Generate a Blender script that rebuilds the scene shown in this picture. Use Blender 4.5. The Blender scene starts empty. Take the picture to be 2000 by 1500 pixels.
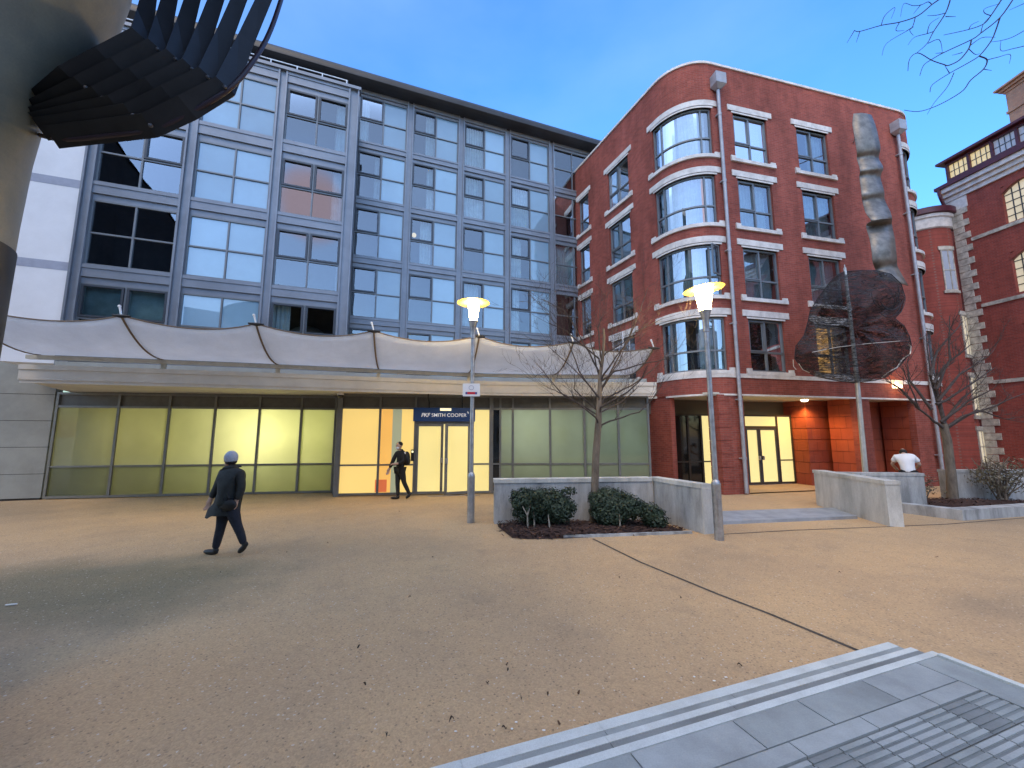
import bpy, bmesh, math, random
from mathutils import Vector
R = math.radians
sc = bpy.context.scene
col = sc.collection
random.seed(7)

# ------------------------------------------------------------------ camera
F = 780.0; PITCH = R(7.2); EYE = 2.0
CP, SP = math.cos(PITCH), math.sin(PITCH)
cam = bpy.data.cameras.new("camera")
cam.sensor_width = 36.0
cam.lens = 36.0 * F / 2000.0
cam.clip_start = 0.05; cam.clip_end = 1500.0
cam_o = bpy.data.objects.new("camera", cam); col.objects.link(cam_o)
cam_o.location = (0, 0, EYE); cam_o.rotation_euler = (math.pi / 2 + PITCH, 0, 0)
sc.camera = cam_o

# ------------------------------------------------------------------ dusk sky, soft after-glow, exposure
EXPO = 4.25
K = 2.0 ** -EXPO                      # one display unit of radiance
SUN_EL, SUN_ROT = R(1.0), R(200)
world = bpy.data.worlds.new("World"); sc.world = world; world.use_nodes = True
wn, wl = world.node_tree.nodes, world.node_tree.links
sky = wn.new('ShaderNodeTexSky'); sky.sky_type = 'NISHITA'; sky.sun_disc = False
sky.sun_elevation = SUN_EL; sky.sun_rotation = SUN_ROT
sky.ozone_density = 3.2; sky.dust_density = 0.4
bg = wn['Background']; bg.inputs[1].default_value = 0.118
tc = wn.new('ShaderNodeTexCoord')
dot = wn.new('ShaderNodeVectorMath'); dot.operation = 'DOT_PRODUCT'
gd = Vector((-0.30, -0.86, 0.42)).normalized(); dot.inputs[1].default_value = gd
wl.new(tc.outputs['Generated'], dot.inputs[0])
mr = wn.new('ShaderNodeMapRange'); mr.interpolation_type = 'SMOOTHSTEP'
mr.inputs['From Min'].default_value = -0.25; mr.inputs['From Max'].default_value = 1.0
wl.new(dot.outputs['Value'], mr.inputs['Value'])
glow = wn.new('ShaderNodeMix'); glow.data_type = 'RGBA'; glow.blend_type = 'MIX'
glow.inputs['A'].default_value = (0, 0, 0, 1)
GLOW = 1.0
glow.inputs['B'].default_value = (0.36 * GLOW, 0.39 * GLOW, 0.35 * GLOW, 1)
wl.new(mr.outputs['Result'], glow.inputs['Factor'])
tint = wn.new('ShaderNodeMix'); tint.data_type = 'RGBA'; tint.blend_type = 'MULTIPLY'
tint.inputs['Factor'].default_value = 1.0
tint.inputs['B'].default_value = (0.62, 0.81, 1.04, 1)
wl.new(sky.outputs[0], tint.inputs['A'])
cn = wn.new('ShaderNodeTexNoise'); cn.inputs['Scale'].default_value = 2.2; cn.inputs['Detail'].default_value = 6
cmap = wn.new('ShaderNodeMapping'); cmap.inputs['Scale'].default_value = (1, 1, 2.5)
wl.new(tc.outputs['Generated'], cmap.inputs['Vector']); wl.new(cmap.outputs[0], cn.inputs['Vector'])
cr = wn.new('ShaderNodeMapRange'); cr.inputs['From Min'].default_value = 0.42; cr.inputs['From Max'].default_value = 0.8
cr.inputs['To Max'].default_value = 0.30
wl.new(cn.outputs['Fac'], cr.inputs['Value'])
cl = wn.new('ShaderNodeMix'); cl.data_type = 'RGBA'
cl.inputs['B'].default_value = (0.22, 0.36, 0.60, 1)
wl.new(cr.outputs[0], cl.inputs['Factor']); wl.new(tint.outputs['Result'], cl.inputs['A'])
addc = wn.new('ShaderNodeMix'); addc.data_type = 'RGBA'; addc.blend_type = 'ADD'
addc.inputs['Factor'].default_value = 1.0
wl.new(cl.outputs['Result'], addc.inputs['A']); wl.new(glow.outputs['Result'], addc.inputs['B'])
dot2 = wn.new('ShaderNodeVectorMath'); dot2.operation = 'DOT_PRODUCT'          # a last sunlit cloud, low behind the viewer
dot2.inputs[1].default_value = Vector((0.185, -0.865, 0.475)).normalized(); wl.new(tc.outputs['Generated'], dot2.inputs[0])
mr2 = wn.new('ShaderNodeMapRange'); mr2.interpolation_type = 'SMOOTHSTEP'; mr2.inputs['From Min'].default_value = 0.9962; mr2.inputs['From Max'].default_value = 0.9995
wl.new(dot2.outputs['Value'], mr2.inputs['Value'])
pk = wn.new('ShaderNodeMix'); pk.data_type = 'RGBA'; pk.inputs['B'].default_value = (0.72, 0.56, 0.66, 1)
wl.new(mr2.outputs[0], pk.inputs['Factor']); wl.new(addc.outputs['Result'], pk.inputs['A'])
wl.new(pk.outputs['Result'], bg.inputs[0])
sun = bpy.data.lights.new("sun", 'SUN'); sun.energy = 0.078; sun.angle = R(28); sun.color = (1.0, 0.74, 0.42)
sun_o = bpy.data.objects.new("sun", sun); col.objects.link(sun_o)
sun_o.rotation_euler = (R(32), 0, R(-20))
sc.view_settings.view_transform = 'Standard'; sc.view_settings.look = 'None'
sc.view_settings.exposure = EXPO; sc.view_settings.gamma = 1.0
sc.cycles.use_denoising = True
sc.cycles.max_bounces = 8; sc.cycles.transparent_max_bounces = 24
sc.cycles.sample_clamp_indirect = 6.0 * K * 4

# ------------------------------------------------------------------ pixel helpers (reference frame 2000 x 1500)
def ray(px, py):
    u = (px - 1000) / F; v = (750 - py) / F
    return Vector((u, CP - v * SP, SP + v * CP))
def at(px, py, Y):
    d = ray(px, py); return d * (Y / d.y) + Vector((0, 0, EYE))
def gnd(px, py, z=0.0):
    d = ray(px, py); t = (z - EYE) / d.z; return d * t + Vector((0, 0, EYE))

# ------------------------------------------------------------------ plan paths and mesh builder
class Path:
    """polyline in plan; u = metres along it, o = metres out of it (to its right-hand side)"""
    def __init__(s, pts):
        s.p = [Vector((p[0], p[1])) for p in pts]
        s.u = [0.0]
        for a, b in zip(s.p, s.p[1:]): s.u.append(s.u[-1] + (b - a).length)
        ns = [Vector(((b - a).y, -(b - a).x)).normalized() for a, b in zip(s.p, s.p[1:])]
        s.n = []
        for i in range(len(s.p)):
            if i == 0: s.n.append(ns[0])
            elif i == len(s.p) - 1: s.n.append(ns[-1])
            else:
                m = (ns[i - 1] + ns[i]).normalized(); s.n.append(m / max(0.3, m.dot(ns[i])))
        s.L = s.u[-1]
    def at(s, u, o=0.0):
        i = 0
        while i < len(s.p) - 2 and u > s.u[i + 1]: i += 1
        t = (u - s.u[i]) / (s.u[i + 1] - s.u[i])
        p = s.p[i].lerp(s.p[i + 1], t); n = s.n[i].lerp(s.n[i + 1], min(1, max(0, t)))
        return p + n * o
    def P(s, u, o, z):
        q = s.at(u, o); return Vector((q.x, q.y, z))
    def breaks(s, u0, u1):
        return [u0] + [x for x in s.u[1:-1] if u0 + 1e-4 < x < u1 - 1e-4] + [u1]
    def hit(s, px, py, o=0.0, seg=0):
        """u and z where the view ray meets the (straight) path plane at offset o"""
        d = ray(px, py); a = s.at(s.u[seg], o); b = s.at(s.u[seg + 1], o)
        e = (b - a).normalized(); n = Vector((e.y, -e.x))
        t = a.dot(n) / (d.x * n.x + d.y * n.y); p = d * t
        return (Vector((p.x, p.y)) - a).dot(e) + s.u[seg], p.z + EYE

def line(x, y, deg, L=30.0):
    a = R(deg); return Path([(x, y), (x + L * math.cos(a), y + L * math.sin(a))])

class MB:
    def __init__(s): s.v = []; s.f = []; s.uv = []; s.mi = []
    def face(s, pts, uvs=None, m=0):
        i = len(s.v); s.v += [Vector(p) for p in pts]; s.f.append(tuple(range(i, i + len(pts))))
        s.uv.append(uvs or [(0, 0)] * len(pts)); s.mi.append(m)
    def pbox(s, path, u0, u1, o0, o1, z0, z1, m=0):
        us = path.breaks(u0, u1); base = len(s.v); k = len(us)
        for u in us:
            for (o, z) in ((o0, z0), (o1, z0), (o1, z1), (o0, z1)): s.v.append(path.P(u, o, z))
        for i in range(k - 1):
            a, b = base + 4 * i, base + 4 * i + 4
            for j, (c0, c1) in enumerate((((o0), (o1)), (z0, z1), (o1, o0), (z1, z0))):
                j2 = (j + 1) % 4
                s.f.append((a + j, b + j, b + j2, a + j2)); s.mi.append(m)
                s.uv.append([(us[i], c0), (us[i + 1], c0), (us[i + 1], c1), (us[i], c1)])
        for a, fl in ((base, 1), (base + 4 * (k - 1), 0)):
            f = (a, a + 1, a + 2, a + 3); uvs = [(o0, z0), (o1, z0), (o1, z1), (o0, z1)]
            s.f.append(f[::-1] if fl else f); s.uv.append(uvs[::-1] if fl else uvs); s.mi.append(m)
    def wall(s, path, u0, u1, z0, z1, holes, depth, m=0):
        """outer face with rectangular openings and their reveals; holes = (u0,u1,z0,z1)"""
        us = sorted(set([round(x, 4) for x in path.breaks(u0, u1)] + [round(h, 4) for q in holes for h in q[:2] if u0 <= h <= u1]))
        zs = sorted(set([z0, z1] + [h for q in holes for h in q[2:] if z0 <= h <= z1]))
        for a, b in zip(us, us[1:]):
            for c, d in zip(zs, zs[1:]):
                mu, mz = (a + b) / 2, (c + d) / 2
                if any(h[0] < mu < h[1] and h[2] < mz < h[3] for h in holes): continue
                s.face([path.P(a, 0, c), path.P(b, 0, c), path.P(b, 0, d), path.P(a, 0, d)], [(a, c), (b, c), (b, d), (a, d)], m)
        for (a, b, c, d) in holes:
            for u in (a, b):
                s.face([path.P(u, 0, c), path.P(u, -depth, c), path.P(u, -depth, d), path.P(u, 0, d)], [(0, c), (depth, c), (depth, d), (0, d)], m)
            for z in (c, d):
                q = path.breaks(a, b)
                for e, f in zip(q, q[1:]):
                    s.face([path.P(e, 0, z), path.P(f, 0, z), path.P(f, -depth, z), path.P(e, -depth, z)], [(e, 0), (f, 0), (f, depth), (e, depth)], m)
    def box(s, x0, x1, y0, y1, z0, z1, m=0):
        s.pbox(Path([(x0, y0), (x1, y0)]), 0, x1 - x0, 0, -(y1 - y0), z0, z1, m)
    def sheet(s, path, u0, u1, o, z0, z1, m=0, nu=None):
        us = path.breaks(u0, u1)
        for a, b in zip(us, us[1:]):
            s.face([path.P(a, o, z0), path.P(b, o, z0), path.P(b, o, z1), path.P(a, o, z1)], [(a, z0), (b, z0), (b, z1), (a, z1)], m)
    def tube(s, pts, rads, n=8, m=0, cap=True):
        pts = [Vector(p) for p in pts]
        if not hasattr(rads, '__len__'): rads = [rads] * len(pts)
        base = len(s.v); k = len(pts); ref = None; L = 0
        for i, p in enumerate(pts):
            d = (pts[min(i + 1, k - 1)] - pts[max(i - 1, 0)])
            d = d.normalized() if d.length > 1e-9 else Vector((0, 0, 1))
            if ref is None: ref = d.orthogonal().normalized()
            ref = ref - d * ref.dot(d)
            ref = ref.normalized() if ref.length > 1e-6 else d.orthogonal().normalized()
            b = d.cross(ref)
            for j in range(n):
                a = 2 * math.pi * j / n; s.v.append(p + (ref * math.cos(a) + b * math.sin(a)) * rads[i])
        for i in range(k - 1):
            L2 = L + (pts[i + 1] - pts[i]).length
            for j in range(n):
                j2 = (j + 1) % n; a = base + i * n; b = a + n
                s.f.append((a + j, a + j2, b + j2, b + j)); s.mi.append(m)
                s.uv.append([(j / n, L), ((j + 1) / n, L), ((j + 1) / n, L2), (j / n, L2)])
            L = L2
        if cap:
            for a, fl in ((base, 1), (base + (k - 1) * n, 0)):
                f = tuple(range(a, a + n)); s.f.append(f[::-1] if fl else f); s.uv.append([(0, 0)] * n); s.mi.append(m)
    def lathe(s, c, prof, n=32, m=0):
        c = Vector(c); base = len(s.v); k = len(prof)
        for (r, z) in prof:
            for j in range(n):
                a = 2 * math.pi * j / n; s.v.append(c + Vector((r * math.cos(a), r * math.sin(a), z)))
        for i in range(k - 1):
            for j in range(n):
                j2 = (j + 1) % n; a = base + i * n; b = a + n
                s.f.append((a + j, a + j2, b + j2, b + j)); s.mi.append(m)
                s.uv.append([(j / n, prof[i][1]), ((j + 1) / n, prof[i][1]), ((j + 1) / n, prof[i + 1][1]), (j / n, prof[i + 1][1])])
    def ell(s, c, r, n=14, k=9, m=0, rot=None):
        c = Vector(c); base = len(s.v)
        for i in range(k + 1):
            t = math.pi * i / k
            for j in range(n):
                a = 2 * math.pi * j / n
                q = Vector((r[0] * math.sin(t) * math.cos(a), r[1] * math.sin(t) * math.sin(a), r[2] * math.cos(t)))
                if rot is not None: q = rot @ q
                s.v.append(c + q)
        for i in range(k):
            for j in range(n):
                j2 = (j + 1) % n; a = base + i * n; b = a + n
                s.f.append((a + j, b + j, b + j2, a + j2)); s.uv.append([(0, 0)] * 4); s.mi.append(m)
    def grid(s, rows, m=0, uvscale=1.0):
        base = len(s.v); k = len(rows); n = len(rows[0])
        for r_ in rows: s.v += [Vector(p) for p in r_]
        for i in range(k - 1):
            for j in range(n - 1):
                a = base + i * n + j
                s.f.append((a, a + 1, a + n + 1, a + n)); s.mi.append(m)
                s.uv.append([(j * uvscale / (n - 1), i * uvscale / (k - 1)), ((j + 1) * uvscale / (n - 1), i * uvscale / (k - 1)), ((j + 1) * uvscale / (n - 1), (i + 1) * uvscale / (k - 1)), (j * uvscale / (n - 1), (i + 1) * uvscale / (k - 1))])
    def prism(s, poly, z0, z1, m=0):
        n = len(poly); a = [(p[0], p[1], z0) for p in poly]; b = [(p[0], p[1], z1) for p in poly]
        s.face(a[::-1], [(p[0], p[1]) for p in poly[::-1]], m); s.face(b, [(p[0], p[1]) for p in poly], m)
        for i in range(n):
            j = (i + 1) % n; L = math.hypot(poly[i][0] - poly[j][0], poly[i][1] - poly[j][1])
            s.face([a[i], a[j], b[j], b[i]], [(0, z0), (L, z0), (L, z1), (0, z1)], m)
    def build(s, name, mats, parent=None, smooth=None, fix=True):
        me = bpy.data.meshes.new(name)
        off = Vector((0, 0, 0)); q = parent
        while q is not None: off += q.location; q = q.parent
        me.from_pydata([tuple(p - off) for p in s.v], [], s.f)
        uvl = me.uv_layers.new(name='UVMap'); i = 0
        flat = [c for f in s.uv for t in f for c in t]
        uvl.data.foreach_set('uv', flat)
        me.polygons.foreach_set('material_index', s.mi)
        for m in (mats if isinstance(mats, (list, tuple)) else [mats]): me.materials.append(m)
        if fix:
            bm = bmesh.new(); bm.from_mesh(me)
            if smooth is not None: bmesh.ops.remove_doubles(bm, verts=bm.verts, dist=1e-5)
            bmesh.ops.recalc_face_normals(bm, faces=bm.faces); bm.to_mesh(me); bm.free()
        if smooth is not None:
            me.polygons.foreach_set('use_smooth', [True] * len(me.polygons))
            me.set_sharp_from_angle(angle=R(smooth))
        me.update()
        o = bpy.data.objects.new(name, me); col.objects.link(o)
        if parent is not None: o.parent = parent
        return o

def thing(name, label, cat, loc=(0, 0, 0), group=None):
    o = bpy.data.objects.new(name, None); col.objects.link(o); o.location = loc
    o.empty_display_size = 0.2
    o['label'] = label; o['category'] = cat
    if group: o['group'] = group
    return o
def tag(o, label, cat, group=None):
    o['label'] = label; o['category'] = cat
    if group: o['group'] = group
    return o
def struct(o): o['kind'] = 'structure'; return o
def text_obj(body, width, mat, parent, M, name='lettering', extrude=0.004, shear=0.0, spacing=1.0, offset=0.0):
    size = 1.0
    cu = bpy.data.curves.new(name, 'FONT'); cu.body = body; cu.size = size; cu.extrude = extrude
    cu.align_x = 'CENTER'; cu.align_y = 'CENTER'; cu.shear = shear; cu.space_character = spacing; cu.offset = offset
    t = bpy.data.objects.new('tmp', cu); col.objects.link(t)
    dg = bpy.context.evaluated_depsgraph_get(); me = bpy.data.meshes.new_from_object(t.evaluated_get(dg))
    bpy.data.objects.remove(t); me.name = name; me.materials.clear(); me.materials.append(mat)
    off = Vector((0, 0, 0)); q = parent
    while q is not None: off += q.location; q = q.parent
    xs = [v.co.x for v in me.vertices]; k = width / (max(xs) - min(xs)); mid = (max(xs) + min(xs)) / 2
    for v in me.vertices: v.co = ((v.co.x - mid) * k, v.co.y * k, v.co.z)
    me.transform(M)
    from mathutils import Matrix
    me.transform(Matrix.Translation(-off))
    o = bpy.data.objects.new(name, me); col.objects.link(o); o.parent = parent
    return o

# ------------------------------------------------------------------ materials
def pmat(name, c, rough=0.7, metal=0.0, spec=0.5, var=0.0, vscale=4.0, bump=0.0, bscale=60.0, emit=None, est=0.0, c2=None, fine=0.0, fscale=120.0, stretch=(1, 1, 1)):
    m = bpy.data.materials.new(name); m.use_nodes = True
    n, l = m.node_tree.nodes, m.node_tree.links; b = n['Principled BSDF']
    b.inputs['Roughness'].default_value = rough; b.inputs['Metallic'].default_value = metal
    b.inputs['Specular IOR Level'].default_value = spec
    b.inputs['Base Color'].default_value = (*c, 1)
    t = n.new('ShaderNodeTexCoord'); mp = n.new('ShaderNodeMapping'); mp.inputs['Scale'].default_value = stretch
    l.new(t.outputs['Object'], mp.inputs['Vector'])
    last = None
    if var > 0:
        k = n.new('ShaderNodeTexNoise'); k.inputs['Scale'].default_value = vscale; k.inputs['Detail'].default_value = 5
        k.inputs['Roughness'].default_value = 0.65
        l.new(mp.outputs[0], k.inputs['Vector'])
        x = n.new('ShaderNodeMix'); x.data_type = 'RGBA'
        cc = c2 or tuple(v * (1 - var) for v in c)
        x.inputs['A'].default_value = (*(tuple(min(1, v * (1 + var * 0.6)) for v in c) if c2 is None else c), 1); x.inputs['B'].default_value = (*cc, 1)
        rm = n.new('ShaderNodeMapRange'); rm.inputs['From Min'].default_value = 0.35; rm.inputs['From Max'].default_value = 0.65
        l.new(k.outputs['Fac'], rm.inputs['Value']); l.new(rm.outputs[0], x.inputs['Factor'])
        last = x.outputs['Result']
    if fine > 0:
        k2 = n.new('ShaderNodeTexNoise'); k2.inputs['Scale'].default_value = fscale; k2.inputs['Detail'].default_value = 2
        l.new(mp.outputs[0], k2.inputs['Vector'])
        r2 = n.new('ShaderNodeMapRange'); r2.inputs['From Min'].default_value = 0.3; r2.inputs['From Max'].default_value = 0.7
        r2.inputs['To Min'].default_value = 1 - fine; r2.inputs['To Max'].default_value = 1 + fine
        l.new(k2.outputs['Fac'], r2.inputs['Value'])
        x2 = n.new('ShaderNodeMix'); x2.data_type = 'RGBA'; x2.blend_type = 'MULTIPLY'; x2.inputs['Factor'].default_value = 1
        if last is not None: l.new(last, x2.inputs['A'])
        else: x2.inputs['A'].default_value = (*c, 1)
        l.new(r2.outputs[0], x2.inputs['B']); last = x2.outputs['Result']
    if last is not None: l.new(last, b.inputs['Base Color'])
    if bump > 0:
        k3 = n.new('ShaderNodeTexNoise'); k3.inputs['Scale'].default_value = bscale; k3.inputs['Detail'].default_value = 3
        l.new(mp.outputs[0], k3.inputs['Vector'])
        bp = n.new('ShaderNodeBump'); bp.inputs['Strength'].default_value = bump; bp.inputs['Distance'].default_value = 0.02
        l.new(k3.outputs['Fac'], bp.inputs['Height']); l.new(bp.outputs[0], b.inputs['Normal'])
    if emit is not None:
        b.inputs['Emission Color'].default_value = (*emit, 1); b.inputs['Emission Strength'].default_value = est * K
    return m

def brickmat(name, c1, c2, mortar, w=0.225, h=0.075, stain=0.25):
    m = bpy.data.materials.new(name); m.use_nodes = True
    n, l = m.node_tree.nodes, m.node_tree.links; b = n['Principled BSDF']
    b.inputs['Roughness'].default_value = 0.85; b.inputs['Specular IOR Level'].default_value = 0.25
    uv = n.new('ShaderNodeUVMap'); br = n.new('ShaderNodeTexBrick')
    br.inputs['Scale'].default_value = 1.0; br.inputs['Brick Width'].default_value = w; br.inputs['Row Height'].default_value = h
    br.inputs['Mortar Size'].default_value = 0.006; br.inputs['Color1'].default_value = (*c1, 1); br.inputs['Color2'].default_value = (*c2, 1)
    br.inputs['Mortar'].default_value = (*mortar, 1); br.inputs['Mortar Smooth'].default_value = 0.3
    l.new(uv.outputs[0], br.inputs['Vector'])
    t = n.new('ShaderNodeTexCoord'); k = n.new('ShaderNodeTexNoise'); k.inputs['Scale'].default_value = 1.3; k.inputs['Detail'].default_value = 9
    k.inputs['Roughness'].default_value = 0.72
    mp = n.new('ShaderNodeMapping'); mp.inputs['Scale'].default_value = (1, 1, 0.30); l.new(t.outputs['Object'], mp.inputs[0]); l.new(mp.outputs[0], k.inputs['Vector'])
    r2 = n.new('ShaderNodeMapRange'); r2.inputs['From Min'].default_value = 0.3; r2.inputs['From Max'].default_value = 0.7
    r2.inputs['To Min'].default_value = 1 - stain; r2.inputs['To Max'].default_value = 1 + stain
    l.new(k.outputs['Fac'], r2.inputs['Value'])
    x = n.new('ShaderNodeMix'); x.data_type = 'RGBA'; x.blend_type = 'MULTIPLY'; x.inputs['Factor'].default_value = 1
    l.new(br.outputs['Color'], x.inputs['A']); l.new(r2.outputs[0], x.inputs['B']); l.new(x.outputs['Result'], b.inputs['Base Color'])
    bp = n.new('ShaderNodeBump'); bp.inputs['Strength'].default_value = 0.5; bp.inputs['Distance'].default_value = 0.012; bp.invert = True
    l.new(br.outputs['Fac'], bp.inputs['Height']); l.new(bp.outputs[0], b.inputs['Normal'])
    return m

def glass(name, tint, refl, rough=0.01, gcol=(0.9, 0.95, 1.0), wob=0.0):
    m = bpy.data.materials.new(name); m.use_nodes = True
    n, l = m.node_tree.nodes, m.node_tree.links; n.remove(n['Principled BSDF'])
    out = n['Material Output']; tr = n.new('ShaderNodeBsdfTransparent'); tr.inputs[0].default_value = (*tint, 1)
    gl = n.new('ShaderNodeBsdfAnisotropic') if False else n.new('ShaderNodeBsdfGlossy')
    gl.inputs['Color'].default_value = (*gcol, 1); gl.inputs['Roughness'].default_value = rough
    lw = n.new('ShaderNodeLayerWeight'); lw.inputs['Blend'].default_value = 0.35
    mr_ = n.new('ShaderNodeMapRange'); mr_.inputs['To Min'].default_value = refl; mr_.inputs['To Max'].default_value = min(1, refl + 0.55)
    l.new(lw.outputs['Fresnel'], mr_.inputs['Value'])
    mx = n.new('ShaderNodeMixShader'); l.new(mr_.outputs[0], mx.inputs[0]); l.new(tr.outputs[0], mx.inputs[1]); l.new(gl.outputs[0], mx.inputs[2])
    if wob > 0:
        t = n.new('ShaderNodeTexCoord'); k = n.new('ShaderNodeTexNoise'); k.inputs['Scale'].default_value = 0.9; k.inputs['Detail'].default_value = 1
        l.new(t.outputs['Object'], k.inputs['Vector']); bp = n.new('ShaderNodeBump'); bp.inputs['Strength'].default_value = wob; bp.inputs['Distance'].default_value = 0.05
        l.new(k.outputs['Fac'], bp.inputs['Height']); l.new(bp.outputs[0], gl.inputs['Normal'])
    l.new(mx.outputs[0], out.inputs[0]); return m

def frosted(name, c, refl=0.06):
    """frosted film on glass: passes the room's light diffusely, faint mirror on top"""
    m = bpy.data.materials.new(name); m.use_nodes = True
    n, l = m.node_tree.nodes, m.node_tree.links; n.remove(n['Principled BSDF'])
    t = n.new('ShaderNodeTexCoord'); k = n.new('ShaderNodeTexNoise'); k.inputs['Scale'].default_value = 0.8; k.inputs['Detail'].default_value = 3
    l.new(t.outputs['Object'], k.inputs['Vector'])
    x = n.new('ShaderNodeMix'); x.data_type = 'RGBA'; x.inputs['A'].default_value = (*c, 1); x.inputs['B'].default_value = (*tuple(v * 0.6 for v in c), 1)
    l.new(k.outputs['Fac'], x.inputs['Factor'])
    tr = n.new('ShaderNodeBsdfTranslucent'); l.new(x.outputs['Result'], tr.inputs[0])
    tp = n.new('ShaderNodeBsdfTransparent'); tp.inputs[0].default_value = (*c, 1)
    m1 = n.new('ShaderNodeMixShader'); m1.inputs[0].default_value = 0.10; l.new(tr.outputs[0], m1.inputs[1]); l.new(tp.outputs[0], m1.inputs[2])
    gl = n.new('ShaderNodeBsdfGlossy'); gl.inputs['Roughness'].default_value = 0.04
    lw = n.new('ShaderNodeLayerWeight'); lw.inputs['Blend'].default_value = 0.3
    mr_ = n.new('ShaderNodeMapRange'); mr_.inputs['To Min'].default_value = refl; mr_.inputs['To Max'].default_value = refl + 0.4
    l.new(lw.outputs['Fresnel'], mr_.inputs['Value'])
    mx = n.new('ShaderNodeMixShader'); l.new(mr_.outputs[0], mx.inputs[0]); l.new(m1.outputs[0], mx.inputs[1]); l.new(gl.outputs[0], mx.inputs[2])
    l.new(mx.outputs[0], n['Material Output'].inputs[0]); return m

def litglass(name, c, est, refl=0.08, var=0.12, vscale=1.2, rough=0.15):
    """frosted, back-lit glass: gives off the room's light and keeps a faint reflection"""
    m = pmat(name, tuple(v * 0.5 for v in c), rough=rough, spec=0.6)
    n, l = m.node_tree.nodes, m.node_tree.links; b = n['Principled BSDF']
    b.inputs['Emission Strength'].default_value = est * K
    t = n.new('ShaderNodeTexCoord'); k = n.new('ShaderNodeTexNoise'); k.inputs['Scale'].default_value = vscale; k.inputs['Detail'].default_value = 2
    l.new(t.outputs['Object'], k.inputs['Vector'])
    x = n.new('ShaderNodeMix'); x.data_type = 'RGBA'; x.inputs['A'].default_value = (*c, 1); x.inputs['B'].default_value = (*tuple(v * (1 - var) for v in c), 1)
    l.new(k.outputs['Fac'], x.inputs['Factor']); l.new(x.outputs['Result'], b.inputs['Emission Color'])
    return m

# palette
BRICK = brickmat("red_brick", (0.305, 0.080, 0.058), (0.225, 0.058, 0.045), (0.24, 0.12, 0.10), stain=0.36)
BRICK_OLD = brickmat("dark_red_brick", (0.33, 0.075, 0.055), (0.24, 0.055, 0.045), (0.24, 0.12, 0.10))
BRICK_RUST = brickmat("rusticated_brick", (0.40, 0.10, 0.05), (0.32, 0.075, 0.045), (0.12, 0.05, 0.035), w=0.45, h=0.45, stain=0.2)
STONE = pmat("white_stone", (0.66, 0.64, 0.62), 0.8, var=0.22, vscale=3, bump=0.2, fine=0.06)
STONE_OLD = pmat("weathered_stone", (0.50, 0.47, 0.41), 0.85, var=0.4, vscale=4, bump=0.4, fine=0.1)
ALU = pmat("blue_grey_aluminium", (0.215, 0.24, 0.28), 0.42, metal=0.35, var=0.12, vscale=1.5)
ALU_D = pmat("dark_window_frame", (0.055, 0.065, 0.08), 0.4, metal=0.3)
ALU_M = pmat("mid_grey_window_frame", (0.17, 0.19, 0.21), 0.45, metal=0.3)
PANEL = pmat("opaque_glass_panel", (0.20, 0.36, 0.50), 0.30, spec=0.5, var=0.10, vscale=0.5)
_n, _l = PANEL.node_tree.nodes, PANEL.node_tree.links
_oi = _n.new('ShaderNodeObjectInfo'); _mr = _n.new('ShaderNodeMapRange'); _mr.inputs['To Min'].default_value = 0.72; _mr.inputs['To Max'].default_value = 1.18
_l.new(_oi.outputs['Random'], _mr.inputs['Value']); _mx = _n.new('ShaderNodeMix'); _mx.data_type = 'RGBA'; _mx.blend_type = 'MULTIPLY'; _mx.inputs['Factor'].default_value = 1
_src = _n['Principled BSDF'].inputs['Base Color'].links[0].from_socket
_l.new(_src, _mx.inputs['A']); _l.new(_mr.outputs[0], _mx.inputs['B']); _l.new(_mx.outputs['Result'], _n['Principled BSDF'].inputs['Base Color'])
PANEL.node_tree.nodes['Principled BSDF'].inputs['Coat Weight'].default_value = 1.0
PANEL.node_tree.nodes['Principled BSDF'].inputs['Coat IOR'].default_value = 1.9
PANEL.node_tree.nodes['Principled BSDF'].inputs['Coat Roughness'].default_value = 0.015
GLASS = glass("window_glass", (0.55, 0.63, 0.66), 0.15, wob=0.11)
GLASS_D = glass("dark_window_glass", (0.35, 0.40, 0.42), 0.17, wob=0.11)
GLASS_S = glass("shop_glass", (0.66, 0.72, 0.62), 0.05, rough=0.02)
GLASS_B = glass("sky_reflecting_glass", (0.60, 0.68, 0.70), 0.30, wob=0.13)
ROOM = pmat("dim_room", (0.055, 0.06, 0.065), 0.9, var=0.4, vscale=1.3)
CURT = pmat("pale_curtain", (0.60, 0.70, 0.74), 0.9, var=0.15, vscale=3, fine=0.08, fscale=30)
CURT_T = pmat("teal_blind", (0.30, 0.44, 0.45), 0.9, var=0.25, vscale=1.6)
ROOFM = pmat("dark_roof_metal", (0.030, 0.033, 0.038), 0.5, metal=0.2, var=0.3, vscale=0.8)
WHITEP = pmat("white_render", (0.74, 0.76, 0.80), 0.8, var=0.07, vscale=0.8, fine=0.03)
BANDG = pmat("grey_band", (0.33, 0.36, 0.45), 0.7, var=0.1)
STEEL = pmat("galvanised_steel", (0.42, 0.43, 0.45), 0.42, metal=0.75, var=0.25, vscale=7, bump=0.05)
ZINC = pmat("grey_zinc_pipe", (0.36, 0.37, 0.40), 0.5, metal=0.3, var=0.2, vscale=3)
CONC = pmat("smooth_concrete", (0.40, 0.41, 0.41), 0.8, var=0.45, vscale=3.0, bump=0.2, bscale=30, fine=0.10, stretch=(1, 1, 0.22))
CONC_L = pmat("pale_concrete", (0.54, 0.54, 0.51), 0.8, var=0.32, vscale=2.6, bump=0.2, bscale=30, fine=0.10, stretch=(1, 1, 0.25))
MAROON = pmat("maroon_paint", (0.075, 0.012, 0.022), 0.45, var=0.2)
BLACK = pmat("black_paint", (0.012, 0.012, 0.014), 0.5)
GREYCLAD = pmat("grey_cladding", (0.30, 0.31, 0.29), 0.75, var=0.14, vscale=1.2, fine=0.05)
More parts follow.
